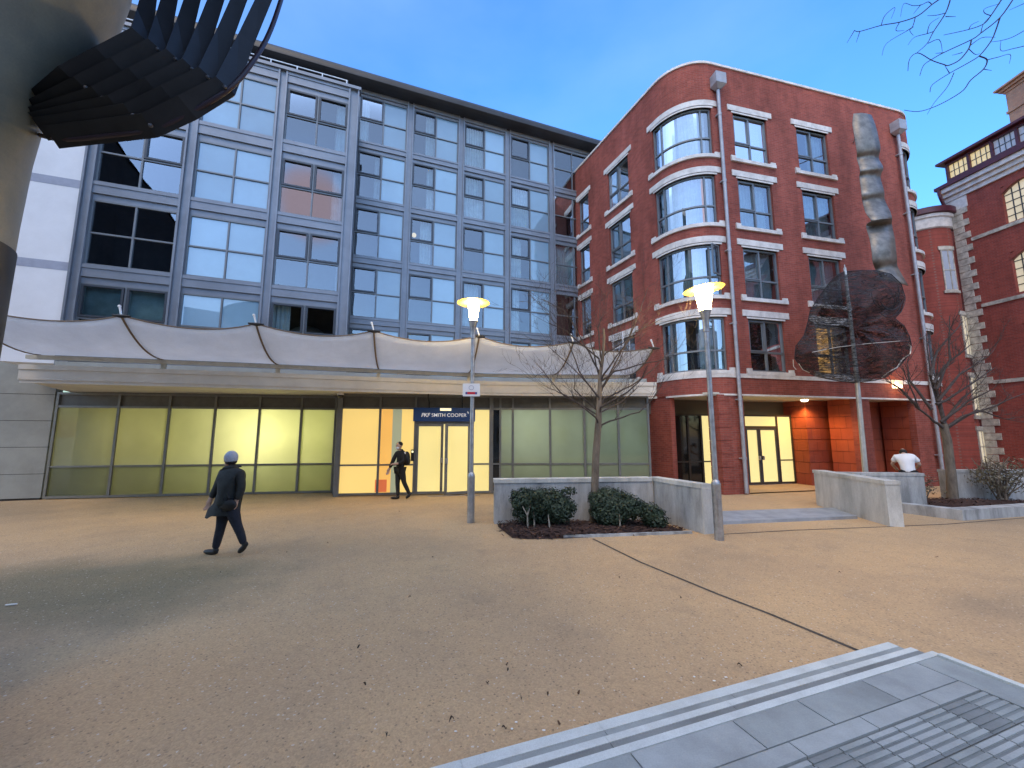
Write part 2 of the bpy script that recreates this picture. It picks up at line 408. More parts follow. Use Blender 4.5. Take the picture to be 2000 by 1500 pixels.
SOFFIT = pmat("pale_soffit", (0.55, 0.52, 0.45), 0.8, var=0.1)
DARKBAND = pmat("dark_transom_panel", (0.10, 0.10, 0.09), 0.5, var=0.2)

# ------------------------------------------------------------------ ground
def ground_material():
    m = bpy.data.materials.new("resin_bound_gravel"); m.use_nodes = True
    n, l = m.node_tree.nodes, m.node_tree.links; b = n['Principled BSDF']
    b.inputs['Roughness'].default_value = 0.75; b.inputs['Specular IOR Level'].default_value = 0.35
    t = n.new('ShaderNodeTexCoord')
    def noise(s, d=4, r=0.6):
        k = n.new('ShaderNodeTexNoise'); k.inputs['Scale'].default_value = s; k.inputs['Detail'].default_value = d; k.inputs['Roughness'].default_value = r
        l.new(t.outputs['Object'], k.inputs['Vector']); return k.outputs['Fac']
    def rng(x, a, bb, c=0.0, d=1.0):
        k = n.new('ShaderNodeMapRange'); k.inputs['From Min'].default_value = a; k.inputs['From Max'].default_value = bb
        k.inputs['To Min'].default_value = c; k.inputs['To Max'].default_value = d; l.new(x, k.inputs['Value']); return k.outputs[0]
    def mix(f, a, bb, mode='MIX'):
        k = n.new('ShaderNodeMix'); k.data_type = 'RGBA'; k.blend_type = mode
        if isinstance(f, float): k.inputs['Factor'].default_value = f
        else: l.new(f, k.inputs['Factor'])
        for s, v in (('A', a), ('B', bb)):
            if isinstance(v, tuple): k.inputs[s].default_value = (*v, 1)
            else: l.new(v, k.inputs[s])
        return k.outputs['Result']
    base = mix(rng(noise(0.35, 5), 0.38, 0.62), GROUND_A, GROUND_B)
    base = mix(rng(noise(1.3, 6, 0.7), 0.52, 0.75, 0, 0.5), base, GROUND_C)
    base = mix(rng(noise(0.16, 7, 0.55), 0.54, 0.62, 0, 0.55), base, GROUND_C)
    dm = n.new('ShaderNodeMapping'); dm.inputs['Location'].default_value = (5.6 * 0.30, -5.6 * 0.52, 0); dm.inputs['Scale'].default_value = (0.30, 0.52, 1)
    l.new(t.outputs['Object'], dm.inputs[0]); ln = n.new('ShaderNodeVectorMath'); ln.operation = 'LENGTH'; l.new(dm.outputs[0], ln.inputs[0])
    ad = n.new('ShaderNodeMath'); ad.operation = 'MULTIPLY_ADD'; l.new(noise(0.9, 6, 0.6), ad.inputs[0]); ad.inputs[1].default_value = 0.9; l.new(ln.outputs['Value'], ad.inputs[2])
    base = mix(rng(ad.outputs[0], 0.80, 1.30, 0.70, 0.0), base, (0.19, 0.165, 0.09))        # shade before the left windows, painted into the ground as an irregular damp-looking patch
    v = n.new('ShaderNodeTexVoronoi'); v.inputs['Scale'].default_value = 75; v.inputs['Randomness'].default_value = 1
    l.new(t.outputs['Object'], v.inputs['Vector'])
    sep = n.new('ShaderNodeSeparateColor'); l.new(v.outputs['Color'], sep.inputs[0])
    base = mix(1.0, base, rng(sep.outputs[0], 0, 1, 0.88, 1.12), 'MULTIPLY')
    base = mix(rng(sep.outputs[1], 0.985, 0.995), base, (0.62, 0.55, 0.45))
    base = mix(rng(sep.outputs[2], 0.96, 0.99, 0, 0.5), base, (0.06, 0.05, 0.04))
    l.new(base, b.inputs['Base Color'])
    bp = n.new('ShaderNodeBump'); bp.inputs['Strength'].default_value = 0.7; bp.inputs['Distance'].default_value = 0.008; bp.invert = True
    l.new(v.outputs['Distance'], bp.inputs['Height']); l.new(bp.outputs[0], b.inputs['Normal'])
    return m
GROUND_A, GROUND_B, GROUND_C = (0.55, 0.375, 0.205), (0.45, 0.315, 0.185), (0.29, 0.22, 0.145)
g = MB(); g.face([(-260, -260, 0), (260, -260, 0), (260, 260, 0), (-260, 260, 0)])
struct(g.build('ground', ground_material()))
JOINT = pmat("dark_joint", (0.085, 0.07, 0.055), 0.9, var=0.4, vscale=6)
def strip(name, pts, w, z, mat):
    b = MB(); p = Path(pts); u = p.breaks(0, p.L)
    for a, c in zip(u, u[1:]): b.face([p.P(a, -w / 2, z), p.P(c, -w / 2, z), p.P(c, w / 2, z), p.P(a, w / 2, z)])
    return struct(b.build(name, mat))
strip('paving_joint', [(1.56, 8.02), (2.02, 6.61), (2.59, 5.34), (2.88, 4.79), (3.2, 4.06), (3.6, 3.1)], 0.045, 0.004, JOINT)
strip('paving_joint', [(4.1, 8.34), (5.91, 8.71), (8.2, 9.04), (9.77, 9.29), (12.33, 9.95), (16, 10.8)], 0.04, 0.004, JOINT)
# flagged strip at the foot of the ramp
SLAB = pmat("blue_grey_flagstone", (0.30, 0.33, 0.37), 0.7, var=0.22, vscale=2.5, bump=0.15, fine=0.08)
b = MB(); b.prism([(4.25, 9.17), (8.25, 9.86), (8.55, 11.0), (4.6, 10.35)], -0.05, 0.07)
struct(b.build('pavement', SLAB))

# ------------------------------------------------------------------ foreground stone terrace with three steps
TD = R(19.6); td = Vector((math.cos(TD), math.sin(TD))); tn = Vector((td.y, -td.x))       # tn points back towards the viewer
corner = Vector((3.03, 3.10))
def terr(u, w): q = corner - td * u + tn * w; return (q.x, q.y)
SLAB_A = pmat("terrace_slab_grey", (0.29, 0.33, 0.335), 0.62, var=0.25, vscale=1.8, bump=0.12, fine=0.07)
SLAB_B = pmat("terrace_slab_blue", (0.335, 0.375, 0.385), 0.62, var=0.22, vscale=2.3, bump=0.12, fine=0.07)
SLAB_C = pmat("terrace_slab_dark", (0.20, 0.225, 0.23), 0.65, var=0.25, vscale=2.1, bump=0.12, fine=0.07)
NOSE = pmat("pale_nosing", (0.58, 0.63, 0.62), 0.7, var=0.12, vscale=5, fine=0.08)
DARKJ = pmat("terrace_bed", (0.045, 0.05, 0.055), 0.9)
b = MB()
def tslab(u0, u1, w0, w1, z0, z1, m, gap=0.004):
    b.prism([terr(u0 + gap, w0 + gap), terr(u1 - gap, w0 + gap), terr(u1 - gap, w1 - gap), terr(u0 + gap, w1 - gap)][::-1], z0, z1, m)
b.prism([terr(0.004, 0.01), terr(9.0, 0.01), terr(9.0, 7.0), terr(0.004, 7.0)][::-1], 0.0, 0.415, 4)
TZ = 0.45
rnd = random.Random(3)
for lv, (z, wo, nw, wi) in enumerate(((0.15, -0.59, 0.08, -0.275), (0.30, -0.275, 0.05, 0.0))):                 # the two lower treads
    u = (-0.58, -0.29)[lv]; u_s = u
    tslab(u_s, u_s + 0.29, wi + 0.002, 6.9, 0.0, z, (0, 2)[lv], 0.002)
    while u < 8.8:
        L = rnd.choice((0.9, 1.2, 1.05)); tslab(u, u + L, wo + nw, wi, 0.0, z, (0, 2)[lv], 0.002)
        tslab(u, u + L, wo, wo + nw, 0.0, z + 0.0015, 3, 0.001); u += L
u = 0.30
tslab(0.0, 9.0, 0.0, 0.05, 0.30, TZ + 0.002, 3, 0.001)
while u < 8.6:
    L = rnd.choice((0.5, 0.58, 0.66)); tslab(u, u + L, 0.05, 0.262, 0.40, TZ, rnd.choice((0, 1))); u += L
u = 0.30
while u < 8.6:
    L = rnd.choice((0.42, 0.5, 0.55)); tslab(u, u + L, 0.262, 0.362, 0.40, TZ, rnd.choice((0, 1))); u += L
w = 0.362
while w < 5.6:                                                                # ribbed tactile paving, each slab with raised bars
    u = 0.302
    while u < 7.5:
        m = rnd.choice((0, 1, 2, 1)); tslab(u, u + 0.22, w, w + 0.22, 0.40, TZ - 0.008, 2, 0.003)
        if w < 1.6 and u < 3.6:
            for q in range(5): tslab(u + 0.005, u + 0.215, w + 0.012 + q * 0.042, w + 0.036 + q * 0.042, TZ - 0.010, TZ - 0.001, m, 0.0)
        u += 0.22
    w += 0.22
w = 0.05
while w < 5.6:                                                                # border along the side kerb
    tslab(0.055, 0.30, w, w + 0.9, 0.40, TZ, rnd.choice((0, 1))); w += 0.9
tslab(0.0, 0.05, 0.05, 6.9, 0.0, TZ + 0.012, 3, 0.001)
struct(b.build('stone_terrace', [SLAB_A, SLAB_B, SLAB_C, NOSE, DARKJ]))

# ------------------------------------------------------------------ glazed apartment block
OX, OY = -6.0, 14.16
a0 = R(20.25); gdv = Vector((math.cos(a0), math.sin(a0)))
def gline(o): n = Vector((gdv.y, -gdv.x)); q = Vector((OX, OY)) - gdv * 20 + n * o; return Path([(q.x, q.y), (q.x + gdv.x * 60, q.y + gdv.y * 60)])
GP = gline(0.0)                    # projecting front, s = u - 20
q0 = Vector((-6.84, 16.4)) - gdv * 20
GR = Path([(q0.x, q0.y), (q0.x + gdv.x * 60, q0.y + gdv.y * 60)])   # recessed front
S = 20.0
apt = thing('apartment_block', 'five-storey apartment block with a blue-grey glass grid front and dark curved roof', 'building', (OX, OY, 0))
b = MB()
# hollow core: back wall of the rooms, ends and floors
b.pbox(GP, S - 7.76, S - 0.0, -1.6, -1.5, 4.0, 15.3)
b.pbox(GR, S - 9.0, S + 12.2, -1.4, -1.3, 0, 17.5)
for z in (4.35, 7.0, 9.7, 12.4, 15.1): b.pbox(GR, S - 0.3, S + 11.9, -1.3, -0.10, z - 0.15, z)
for z in (4.35, 7.0, 9.7, 12.4): b.pbox(GP, S - 7.7, S - 0.1, -1.5, -0.10, z - 0.15, z)
for u in (2.18, 4.63, 7.05, 9.5, 11.9): b.pbox(GR, S + u - 0.05, S + u + 0.05, -1.3, -0.10, 4.2, 17.3)
for u in (-7.6, -5.15, -2.62, -0.12): b.pbox(GP, S + u - 0.05, S + u + 0.05, -1.5, -0.10, 4.2, 15.1)
b.build('interior', ROOM, apt)
b = MB()
b.pbox(GP, S - 9.0, S - 7.76, -3.0, 0.0, 4.05, 15.35)
b.pbox(GR, S - 9.0, S - 0.2, -1.3, -1.0, 15.3, 17.6, 1)
b.pbox(GP, S - 7.76, S - 0.02, -2.2, -0.1, 15.28, 15.34, 1)
b.pbox(GP, S - 0.16, S - 0.02, -2.1, -0.12, 3.8, 15.3, 1)
wh = b.build('wall', [WHITEP, ALU], apt)
for z in (7.0, 9.65, 12.35, 15.0):
    b = MB(); b.pbox(GP, S - 9.02, S - 7.765, -0.2, 0.006, z - 0.13, z + 0.13); b.build('floor_band', BANDG, apt)
# aluminium grid
def grid(path, fins, u0, u1, ztop, zbot, bands, wtop, o=0.0):
    b = MB()
    for (c, d) in fins:
        b.pbox(path, S + c, S + d, -0.14, 0.02, zbot, ztop)
        b.pbox(path, S + c + 0.0, S + c + 0.055, 0.0201, 0.10, zbot, ztop); b.pbox(path, S + d - 0.055, S + d, 0.0201, 0.10, zbot, ztop)
    segs = [(fins[i][1], fins[i + 1][0]) for i in range(len(fins) - 1)]
    for (zb, zt) in bands:                # zb = head of the window below, zt = sill of the window above
        for (c, d) in segs:
            if d - c < 0.2: continue
            h = zt - zb
            b.pbox(path, S + c, S + d, -0.14, -0.01, zb, zb + h * 0.34)
            b.pbox(path, S + c, S + d, -0.14, 0.05, zb + h * 0.34, zb + h * 0.80)
            b.pbox(path, S + c, S + d, -0.14, 0.075, zb + h * 0.80, zt)
    return b
PTOP = [14.75, 11.95, 9.25, 6.55]; PH = 2.12
RTOP = [17.32, 14.63, 11.92, 9.20, 6.50]; RH = 2.24
finsP = [(-7.76, -7.48), (-5.3, -4.99), (-2.77, -2.47), (-0.37, 0.0)]
bandsP = [(PTOP[0], 15.36)] + [(PTOP[i + 1], PTOP[i] - PH) for i in range(3)] + [(4.0, PTOP[3] - PH)]
gp = grid(GP, finsP, 0, 0, 15.36, 4.0, bandsP, 0); gp.pbox(GP, S - 7.8, S + 0.06, -0.2, 0.14, 15.36, 15.48)
gp.build('facade_grid', ALU, apt)
finsR = [(-0.35, -0.05), (2.03, 2.33), (4.48, 4.78), (6.9, 7.2), (9.36, 9.66), (11.9, 12.2)]
bandsR = [(RTOP[0], 17.6)] + [(RTOP[i + 1], RTOP[i] - RH) for i in range(4)] + [(3.9, RTOP[4] - RH)]
grid(GR, finsR, 0, 0, 17.6, 3.9, bandsR, 0).build('facade_grid', ALU, apt)

def pleats(b, path, u0, u1, o, z0, z1, amp=0.035, per=0.13, m=0):
    n = max(4, int((u1 - u0) / per * 5)); rows = []
    for z in (z0, z1):
        rows.append([path.P(u0 + (u1 - u0) * i / n, o + amp * math.sin(2 * math.pi * (u0 + (u1 - u0) * i / n) / per) * (1.15 if z == z0 else 0.8), z) for i in range(n + 1)])
    b.grid(rows, m)
def frame_bars(b, path, u0, u1, o0, o1, z0, z1, t, us=(), zs=(), m=0):
    b.pbox(path, u0, u1, o0, o1, z0, z0 + t, m); b.pbox(path, u0, u1, o0, o1, z1 - t, z1, m)
    b.pbox(path, u0, u0 + t, o0, o1, z0 + t, z1 - t, m); b.pbox(path, u1 - t, u1, o0, o1, z0 + t, z1 - t, m)
    for z in zs: b.pbox(path, u0 + t, u1 - t, o0, o1 - 0.002, z - t / 2, z + t / 2, m)
    zz = sorted([z0 + t] + [x for z in zs for x in (z - t / 2, z + t / 2)] + [z1 - t])
    for u in us:
        for c, d in zip(zz[::2], zz[1::2]): b.pbox(path, u - t / 2, u + t / 2, o0, o1 - 0.004, c, d, m)

def glass_window(path, u0, u1, zt, h, left, right, sash=(), curt=None, blind=None, gmat=GLASS):
    """2 x 2 window; left/right = 'v' vision glass or 'p' opaque panel; sash = opening lights drawn with a dark frame"""
    zb = zt - h; zm = zt - h * 0.51; um = (u0 + u1) / 2
    b = MB(); frame_bars(b, path, u0, u1, -0.09, 0.0, zb, zt, 0.05, (um,), (zm,))
    w = b.build('window', ALU_M, apt)
    for side, a, c in ((left, u0, um), (right, um, u1)):
        b = MB()
        b.sheet(path, a + 0.03, c - 0.03, -0.045, zb + 0.03, zm - 0.03); b.sheet(path, a + 0.03, c - 0.03, -0.043, zm + 0.03, zt - 0.03)
        b.build('pane' if side == 'v' else 'opaque_panel', gmat if side == 'v' else PANEL, w)
    for sd in sash:
        a, c = (u0, um) if sd == 'l' else (um, u1)
        b = MB(); frame_bars(b, path, a + 0.035, c - 0.035, -0.06, 0.028, zm + 0.035, zt - 0.035, 0.06)
        b.build('sash', ALU_D, w)
    if curt:
        b = MB()
        for (c0, c1) in curt: pleats(b, path, u0 + (u1 - u0) * c0, u0 + (u1 - u0) * c1, -0.24, zb - 0.05, zt - 0.02)
        b.build('curtain', CURT, w)
    if blind:
        b = MB(); b.pbox(path, u0 + 0.03, u1 - 0.03, -0.2, -0.19, zt - h * blind, zt); b.build('blind', CURT_T, w)
    return w
for i, zt in enumerate(PTOP):
    glass_window(GP, S - 7.48, S - 5.3, zt, PH, 'v', 'v', (('r',), ('r',), (), ('l', 'r'))[i], None, 1.0 if i == 3 else None, GLASS_D if i in (1, 2) else GLASS)
    glass_window(GP, S - 4.99, S - 2.77, zt, PH, 'p', 'p')
    glass_window(GP, S - 2.47, S - 0.37, zt, PH, 'v', 'v', ('l', 'r'), (((0.80, 0.99),), ((0.80, 0.99),), ((0.94, 0.995),), ((0.02, 0.28),))[i])
rc = random.Random(5)
CUR = {(0, 0): ((0.02, 0.2),), (0, 1): ((0.28, 0.49),), (1, 1): ((0.33, 0.49),), (0, 2): ((0.02, 0.49),), (1, 2): ((0.02, 0.49),), (1, 3): ((0.03, 0.49),),
       (2, 1): ((0.22, 0.46),), (1, 0): ((0.36, 0.48),), (2, 3): ((0.03, 0.3),), (2, 4): ((0.05, 0.9),), (0, 4): ((0.02, 0.1),), (3, 3): ((0.05, 0.25),), (3, 2): ((0.05, 0.4),)}
for i, zt in enumerate(RTOP):
    for j in range(5):
        u0, u1 = finsR[j][1], finsR[j + 1][0]
        glass_window(GR, S + u0, S + u1, zt, RH, 'v', 'v' if j == 4 else 'p', ('l',) if j < 4 else (), CUR.get((i, j)))
# room light seen through one upper window
b = MB(); uu, zz = GR.hit(808, 462, -1.25); b.ell(GR.P(uu, -1.1, zz), (0.11, 0.11, 0.11))
b.build('pendant_light', pmat("warm_bulb", (1, .8, .5), emit=(1.0, 0.72, 0.35), est=1.4), apt)
# curved roof
b = MB()
prof = [(-0.15, 17.56), (0.45, 17.60), (0.60, 17.72), (0.60, 17.92), (0.38, 18.22), (0.0, 18.43), (-1.5, 18.85), (-6.0, 19.1), (-6.0, 17.5)]
us = [S - 10.5 + k * 1.0 for k in range(26)]
b.grid([[GR.P(u, o, z) for (o, z) in prof] for u in us])
b.pbox(GR, S - 10.5, S + 14.4, -6.0, -1.4, 17.3, 17.5)
b.build('roof', ROOFM, apt, smooth=40)
# terrace railing on the lower roof
b = MB()
zr = 15.46
for z in (16.12, 15.82): b.tube([GP.P(S - 7.7, -0.45, z), GP.P(S - 0.5, -0.45, z)], 0.022 if z > 16 else 0.010, 6)
for k in range(9):
    u = S - 7.6 + k * 0.885; b.tube([GP.P(u, -0.45, zr), GP.P(u, -0.45, 16.12)], 0.022, 6)
    b.tube([GP.P(u - 0.08, -0.45, 15.97), GP.P(u + 0.08, -0.45, 15.97)], 0.016, 6)
b.tube([GP.P(S - 0.5, -0.45, 16.12), GP.P(S - 0.5, -1.9, 16.12)], 0.022, 6)
b.build('railing', pmat("white_rail", (0.8, 0.82, 0.85), 0.4, metal=0.2), apt)

# ------------------------------------------------------------------ red brick block with a rounded corner
def arc(cx, cy, r, a0_, a1_, n): return [(cx + r * math.cos(a0_ + (a1_ - a0_) * i / n), cy + r * math.sin(a0_ + (a1_ - a0_) * i / n)) for i in range(n + 1)]
BRd = Vector((math.cos(R(13.6)), math.sin(R(13.6)))); BRo = Vector((7.98, 13.87))
BLd = Vector((math.cos(R(113.2)), math.sin(R(113.2)))); BLo = Vector((5.96, 14.37))
CR = 1.6
p_bl0 = BLo + BLd * 7.25; p_bl1 = BLo + BLd * 0.377; p_br0 = BRo - BRd * 0.328; p_br1 = BRo + BRd * 9.35
nbr = Vector((-BRd.y, BRd.x))      # into the building
c1 = p_br0 + nbr * CR; c2 = p_br1 + nbr * CR
aR = R(13.6) - math.pi / 2; aL = R(113.2 - 180) - math.pi / 2
pts = [tuple(p_bl0)] + arc(c1.x, c1.y, CR, aL, aR, 18) + arc(c2.x, c2.y, CR, aR, aR + math.pi / 2, 14)
pend = c2 + Vector((math.cos(aR + math.pi / 2), math.sin(aR + math.pi / 2))) * CR + nbr * 8
pts.append(tuple(pend))
BP = Path(pts)
UC0 = BP.u[1]; UC1 = BP.u[19]; UE0 = BP.u[20]
def ubl(s): return UC0 - (s - 0.377)
def ubr(s): return UC1 + (s + 0.328)
ZB = 3.37
brick = thing('brick_building', 'five-storey red brick block with a rounded glazed corner and white stone lintels', 'building', (BRo.x, BRo.y, 0))
WT = [14.33, 11.60, 8.86, 6.15]; WH = 1.92
wins = []                                    # (u0, u1, kind, dz)
for c in ((ubr(0.55), ubr(2.13), 'w'), (ubr(3.58), ubr(5.18), 'w'), (ubl(3.58), ubl(2.12), 'w'), (ubl(6.1), ubl(5.2), 'n'),
          (ubl(0.62), ubr(-0.42), 'c'), (UE0 + 0.05, UE0 + 1.75, 'e')): wins.append(c)
holes = [(a, c, zt - WH + (0.1 if k == 'e' else 0), zt + (0.1 if k == 'e' else 0)) for (a, c, k) in wins for zt in WT]
pil0 = BP.u[1]
gh = [(ubl(0.35), ubr(-0.95), 0.0, ZB), (ubr(0.08), ubr(5.18), 0.0, ZB), (ubr(5.85), ubr(8.15), 0.0, ZB)]
b = MB(); b.wall(BP, 0.0, BP.L, 0.0, 16.2, holes + gh, 0.22)
b.build('wall', BRICK, brick)
b = MB(); b.pbox(BP, 0.2, BP.L - 0.2, -0.9, -0.8, 3.5, 16.0)
for z in (4.0, 6.6, 9.35, 12.1, 15.0): b.pbox(BP, 0.2, BP.L - 0.2, -0.8, -0.23, z - 0.2, z)
b.build('interior', ROOM, brick)
b = MB(); b.pbox(BP, 0.0, BP.L, -0.4, 0.05, 16.2, 16.29); b.build('coping', STONE, brick)
b = MB(); b.pbox(BP, ubl(0.9), BP.L, 0.0, 0.06, 3.97, 4.115); b.build('string_course', STONE, brick)
b = MB(); b.pbox(BP, ubl(0.5), UE0 + 1.5, -0.3, 0.035, ZB - 0.03, ZB + 0.03); b.build('soffit_trim', STONE, brick)
b = MB(); b.pbox(BP, ubl(0.9), UE0 + 1.6, 0.0, 0.03, ZB + 0.03, 3.97, 0); b.build('fascia', BRICK, brick)

def brick_window(a, c, kind, zt, row):
    zb = zt - WH; w = c - a; zm = zt - 1.2
    b = MB(); f0, f1 = -0.16, -0.08
    if kind in 'ce':
        t = 0.34 if kind == 'c' else 0.3
        frame_bars(b, BP, a, c, f0, f1, zb, zt, 0.06, (a + w * (0.17 if kind == 'c' else 0.33), c - w * (0.17 if kind == 'c' else 0.33)), (zm,))
    elif kind == 'n': frame_bars(b, BP, a, c, f0, f1, zb, zt, 0.06, (), (zm,))
    else: frame_bars(b, BP, a, c, f0, f1, zb, zt, 0.06, ((a + c) / 2,), (zm,))
    f = b.build('window', ALU_M, brick)
    b = MB(); b.sheet(BP, a + 0.05, c - 0.05, -0.125, zb + 0.05, zt - 0.05); b.build('pane', GLASS_B, f)
    if kind == 'w' and not (a < UC0 and row == 3):
        b = MB(); frame_bars(b, BP, a + 0.05, (a + c) / 2 - 0.02, -0.12, -0.062, zm + 0.02, zt - 0.05, 0.045); b.build('sash', ALU_M, f)
    r = random.Random(int(a * 100) + row)
    b = MB(); mt = CURT
    if kind in 'c':
        if row < 3: pleats(b, BP, a + 0.05, c - 0.05, -0.34, zb, zt, 0.05, 0.17)
        else: pleats(b, BP, a + 0.05, a + 0.5, -0.34, zb, zt, 0.05, 0.17); pleats(b, BP, c - 0.95, c - 0.05, -0.34, zb, zt, 0.05, 0.17)
    elif a < UC0: b.pbox(BP, a + 0.03, c - 0.03, -0.30, -0.29, zb + (0 if row % 2 else 0.5), zt); mt = CURT_T
    elif kind == 'e': pleats(b, BP, a + 0.05, a + w * 0.45, -0.34, zb, zt)
    elif row < 3: pleats(b, BP, a + (w * 0.5 if row == 0 else 0.04), c - 0.04, -0.34, zb, zt, 0.04, 0.15)
    else: pleats(b, BP, c - 0.35, c - 0.04, -0.34, zb, zt)
    if b.f: b.build('curtain', mt, f)
    if kind == 'w' and row == 3 and abs(a - ubr(3.58)) < 0.1:          # the room with its light on, behind the net
        b = MB(); b.pbox(BP, a, c, -0.55, -0.5, zb, zt); b.build('lit_blind', pmat("lit_blind", (0.6, 0.4, 0.2), emit=(1.0, 0.50, 0.15), est=2.0, var=0.4, vscale=3), f)
    d = 0.16 if kind != 'n' else 0.14
    b = MB(); L = 0.24 if kind != 'n' else 0.2
    b.pbox(BP, a - L, c + L, -0.2, 0.035, zt + 0.085, zt + 0.31); b.pbox(BP, a - 0.06, c + 0.06, -0.2, 0.02, zt + 0.0, zt + 0.065)
    b.pbox(BP, a - L, c + L, -0.2, 0.005, zt + 0.065, zt + 0.085, 1)
    b.build('lintel', [STONE, BLACK], brick)
    b = MB(); b.pbox(BP, a - L, c + L, -0.14, 0.07, zb - 0.14, zb - 0.01); b.pbox(BP, a - L, a - 0.02, 0.0, 0.05, zb - 0.0099, zb + 0.09); b.pbox(BP, c + 0.02, c + L, 0.0, 0.05, zb - 0.0099, zb + 0.09)
    b.build('sill', STONE, brick)
for (a, c, k) in wins:
    for row, zt in enumerate(WT): brick_window(a, c, k, zt + (0.1 if k == 'e' else 0), row)
# half-open casement in the rounded corner, white opening light lower left
ua = ubr(-0.42)
b = MB(); q = [BP.P(ua - 0.02, -0.06, 0), BP.P(ua - 0.40, 0.16, 0)]
pp = Path([(q[1].x, q[1].y), (q[0].x, q[0].y)])
frame_bars(b, pp, 0, pp.L, -0.02, 0.02, 7.70, 8.82, 0.045); f = b.build('casement', ALU_M, brick)
b = MB(); b.sheet(pp, 0.04, pp.L - 0.04, 0, 7.74, 8.78); b.build('pane', GLASS, f)
b = MB(); a = ubl(3.52); frame_bars(b, BP, a, a + 0.72, 0.02, 0.07, 5.2, 6.45, 0.045, (), (5.8,))
b.build('white_opening_light', WHITEP, brick)
# downpipes
for (s_, zt_, zb_) in ((-0.17, 15.02, 0.05), (9.0, 14.9, 0.05)):
    u = ubr(s_); b = MB(); pts_ = [BP.P(u, 0.14, zt_ + 0.1), BP.P(u, 0.14, zb_)]
    if s_ > 0: pts_ = [BP.P(u, 0.14, zt_ + 0.1), BP.P(u, 0.14, zb_)]
    b.tube(pts_, 0.062, 10)
    for z in (1.2, 3.2, 5.9, 8.6, 11.3, 14.0):
        b.tube([BP.P(u, 0.14, z - 0.05), BP.P(u, 0.14, z + 0.05)], 0.075, 10); b.pbox(BP, u - 0.09, u + 0.09, 0.0, 0.14, z - 0.02, z + 0.02)
    d = b.build('downpipe', ZINC, brick, smooth=40)
    b = MB(); b.pbox(BP, u - 0.22, u + 0.22, 0.01, 0.36, zt_ + 0.14, zt_ + 0.58)
    b.face([BP.P(u - 0.22, 0.01, zt_ + 0.14), BP.P(u + 0.22, 0.01, zt_ + 0.14), BP.P(u + 0.07, 0.07, zt_), BP.P(u - 0.07, 0.07, zt_)])
    b.face([BP.P(u - 0.22, 0.36, zt_ + 0.14), BP.P(u + 0.22, 0.36, zt_ + 0.14), BP.P(u + 0.07, 0.21, zt_), BP.P(u - 0.07, 0.21, zt_)])
    for sg in (-1, 1): b.face([BP.P(u + sg * 0.22, 0.01, zt_ + 0.14), BP.P(u + sg * 0.22, 0.36, zt_ + 0.14), BP.P(u + sg * 0.07, 0.21, zt_), BP.P(u + sg * 0.07, 0.07, zt_)])
    b.build('hopper_head', ZINC, d)
# loggia: soffit, rear glazing, brick piers
BB = Path([tuple(BRo - BRd * 6 + nbr * 2.0), tuple(BRo + BRd * 14 + nbr * 2.0)]); S6 = 6.0
def ubb(px, py): return BB.hit(px, py)[0]
b = MB(); b.prism([tuple(BRo - BRd * 1.2 + nbr * 0.05), tuple(BRo + BRd * 8.6 + nbr * 0.05), tuple(BRo + BRd * 8.6 + nbr * 3.5), tuple(BRo - BRd * 4.2 + nbr * 3.5), tuple(BLo + BLd * 1.0)], ZB, ZB + 0.08)
b.build('soffit', SOFFIT, brick)
b = MB()
u_e = ubb(1587, 880)
def bpier(s0, s1, o0, o1, m=0):
    a, c = BRo + BRd * s0, BRo + BRd * s1
    p = Path([tuple(a), tuple(c)])
    z = 0.0
    while z < ZB - 0.01:                              # courses with recessed grooves
        b.pbox(p, 0, p.L, o0, o1, z, min(ZB, z + 0.43), m); b.pbox(p, 0.02, p.L - 0.02, o0 + 0.02, o1 - 0.02, min(ZB, z + 0.43), min(ZB, z + 0.45), m); z += 0.45
bpier(5.20, 5.84, -1.1, -0.005)
bpier(4.30, 6.1, -2.3, -1.3)
bpier(6.10, 8.6, -1.9, -1.3)
bpier(8.16, 8.6, -1.2, -0.005)
b.build('rusticated_pier', BRICK_RUST, brick)
b = MB(); bpier(-0.93, 0.06, -0.55, -0.005); b.build('pier', BRICK, brick)
LITB = litglass("frosted_entrance_glass", (1.0, 0.84, 0.36), 0.86, var=0.10)
b = MB(); b.pbox(BB, 0.2, u_e, -0.6, -0.3, 2.80, ZB); b.build('header', pmat("dark_header", (0.12, 0.10, 0.08), 0.7), brick)
ux = [ubb(x, 880) for x in (1290, 1345, 1371, 1400, 1456, 1520, 1548, 1587)]
names = ['dark', 'dark', 'lit', 'lit', 'door', 'lit', 'lit']
scr = MB()
frame_bars(scr, BB, ux[0], ux[-1], -0.06, 0.04, 0.02, 2.80, 0.07)
for i, x in enumerate(ux[1:-1]): scr.pbox(BB, x - 0.035, x + 0.035, -0.06, 0.045, 0.09, 2.73)
for i in (0, 1, 2, 3, 5, 6): scr.pbox(BB, ux[i] + 0.036, ux[i + 1] - 0.036, -0.05, 0.03, 0.93, 0.98)
scr.pbox(BB, ux[4] + 0.036, ux[5] - 0.036, -0.05, 0.04, 2.26, 2.34)
scr_o = scr.build('entrance_screen', pmat("bronze_frame", (0.06, 0.052, 0.045), 0.45, metal=0.3), brick)
GD = pmat("dark_glass_panel", (0.012, 0.014, 0.015), 0.06, spec=0.6)
for i, nm in enumerate(names):
    if nm == 'door': continue
    b = MB(); b.sheet(BB, ux[i] + 0.03, ux[i + 1] - 0.03, 0.0, 0.08, 2.75); b.build('pane', GD if nm == 'dark' else LITB, scr_o)
b = MB(); b.sheet(BB, ux[4] + 0.03, ux[5] - 0.03, 0.0, 2.33, 2.74); b.build('fanlight', LITB, scr_o)
um = (ux[4] + ux[5]) / 2 - 0.12
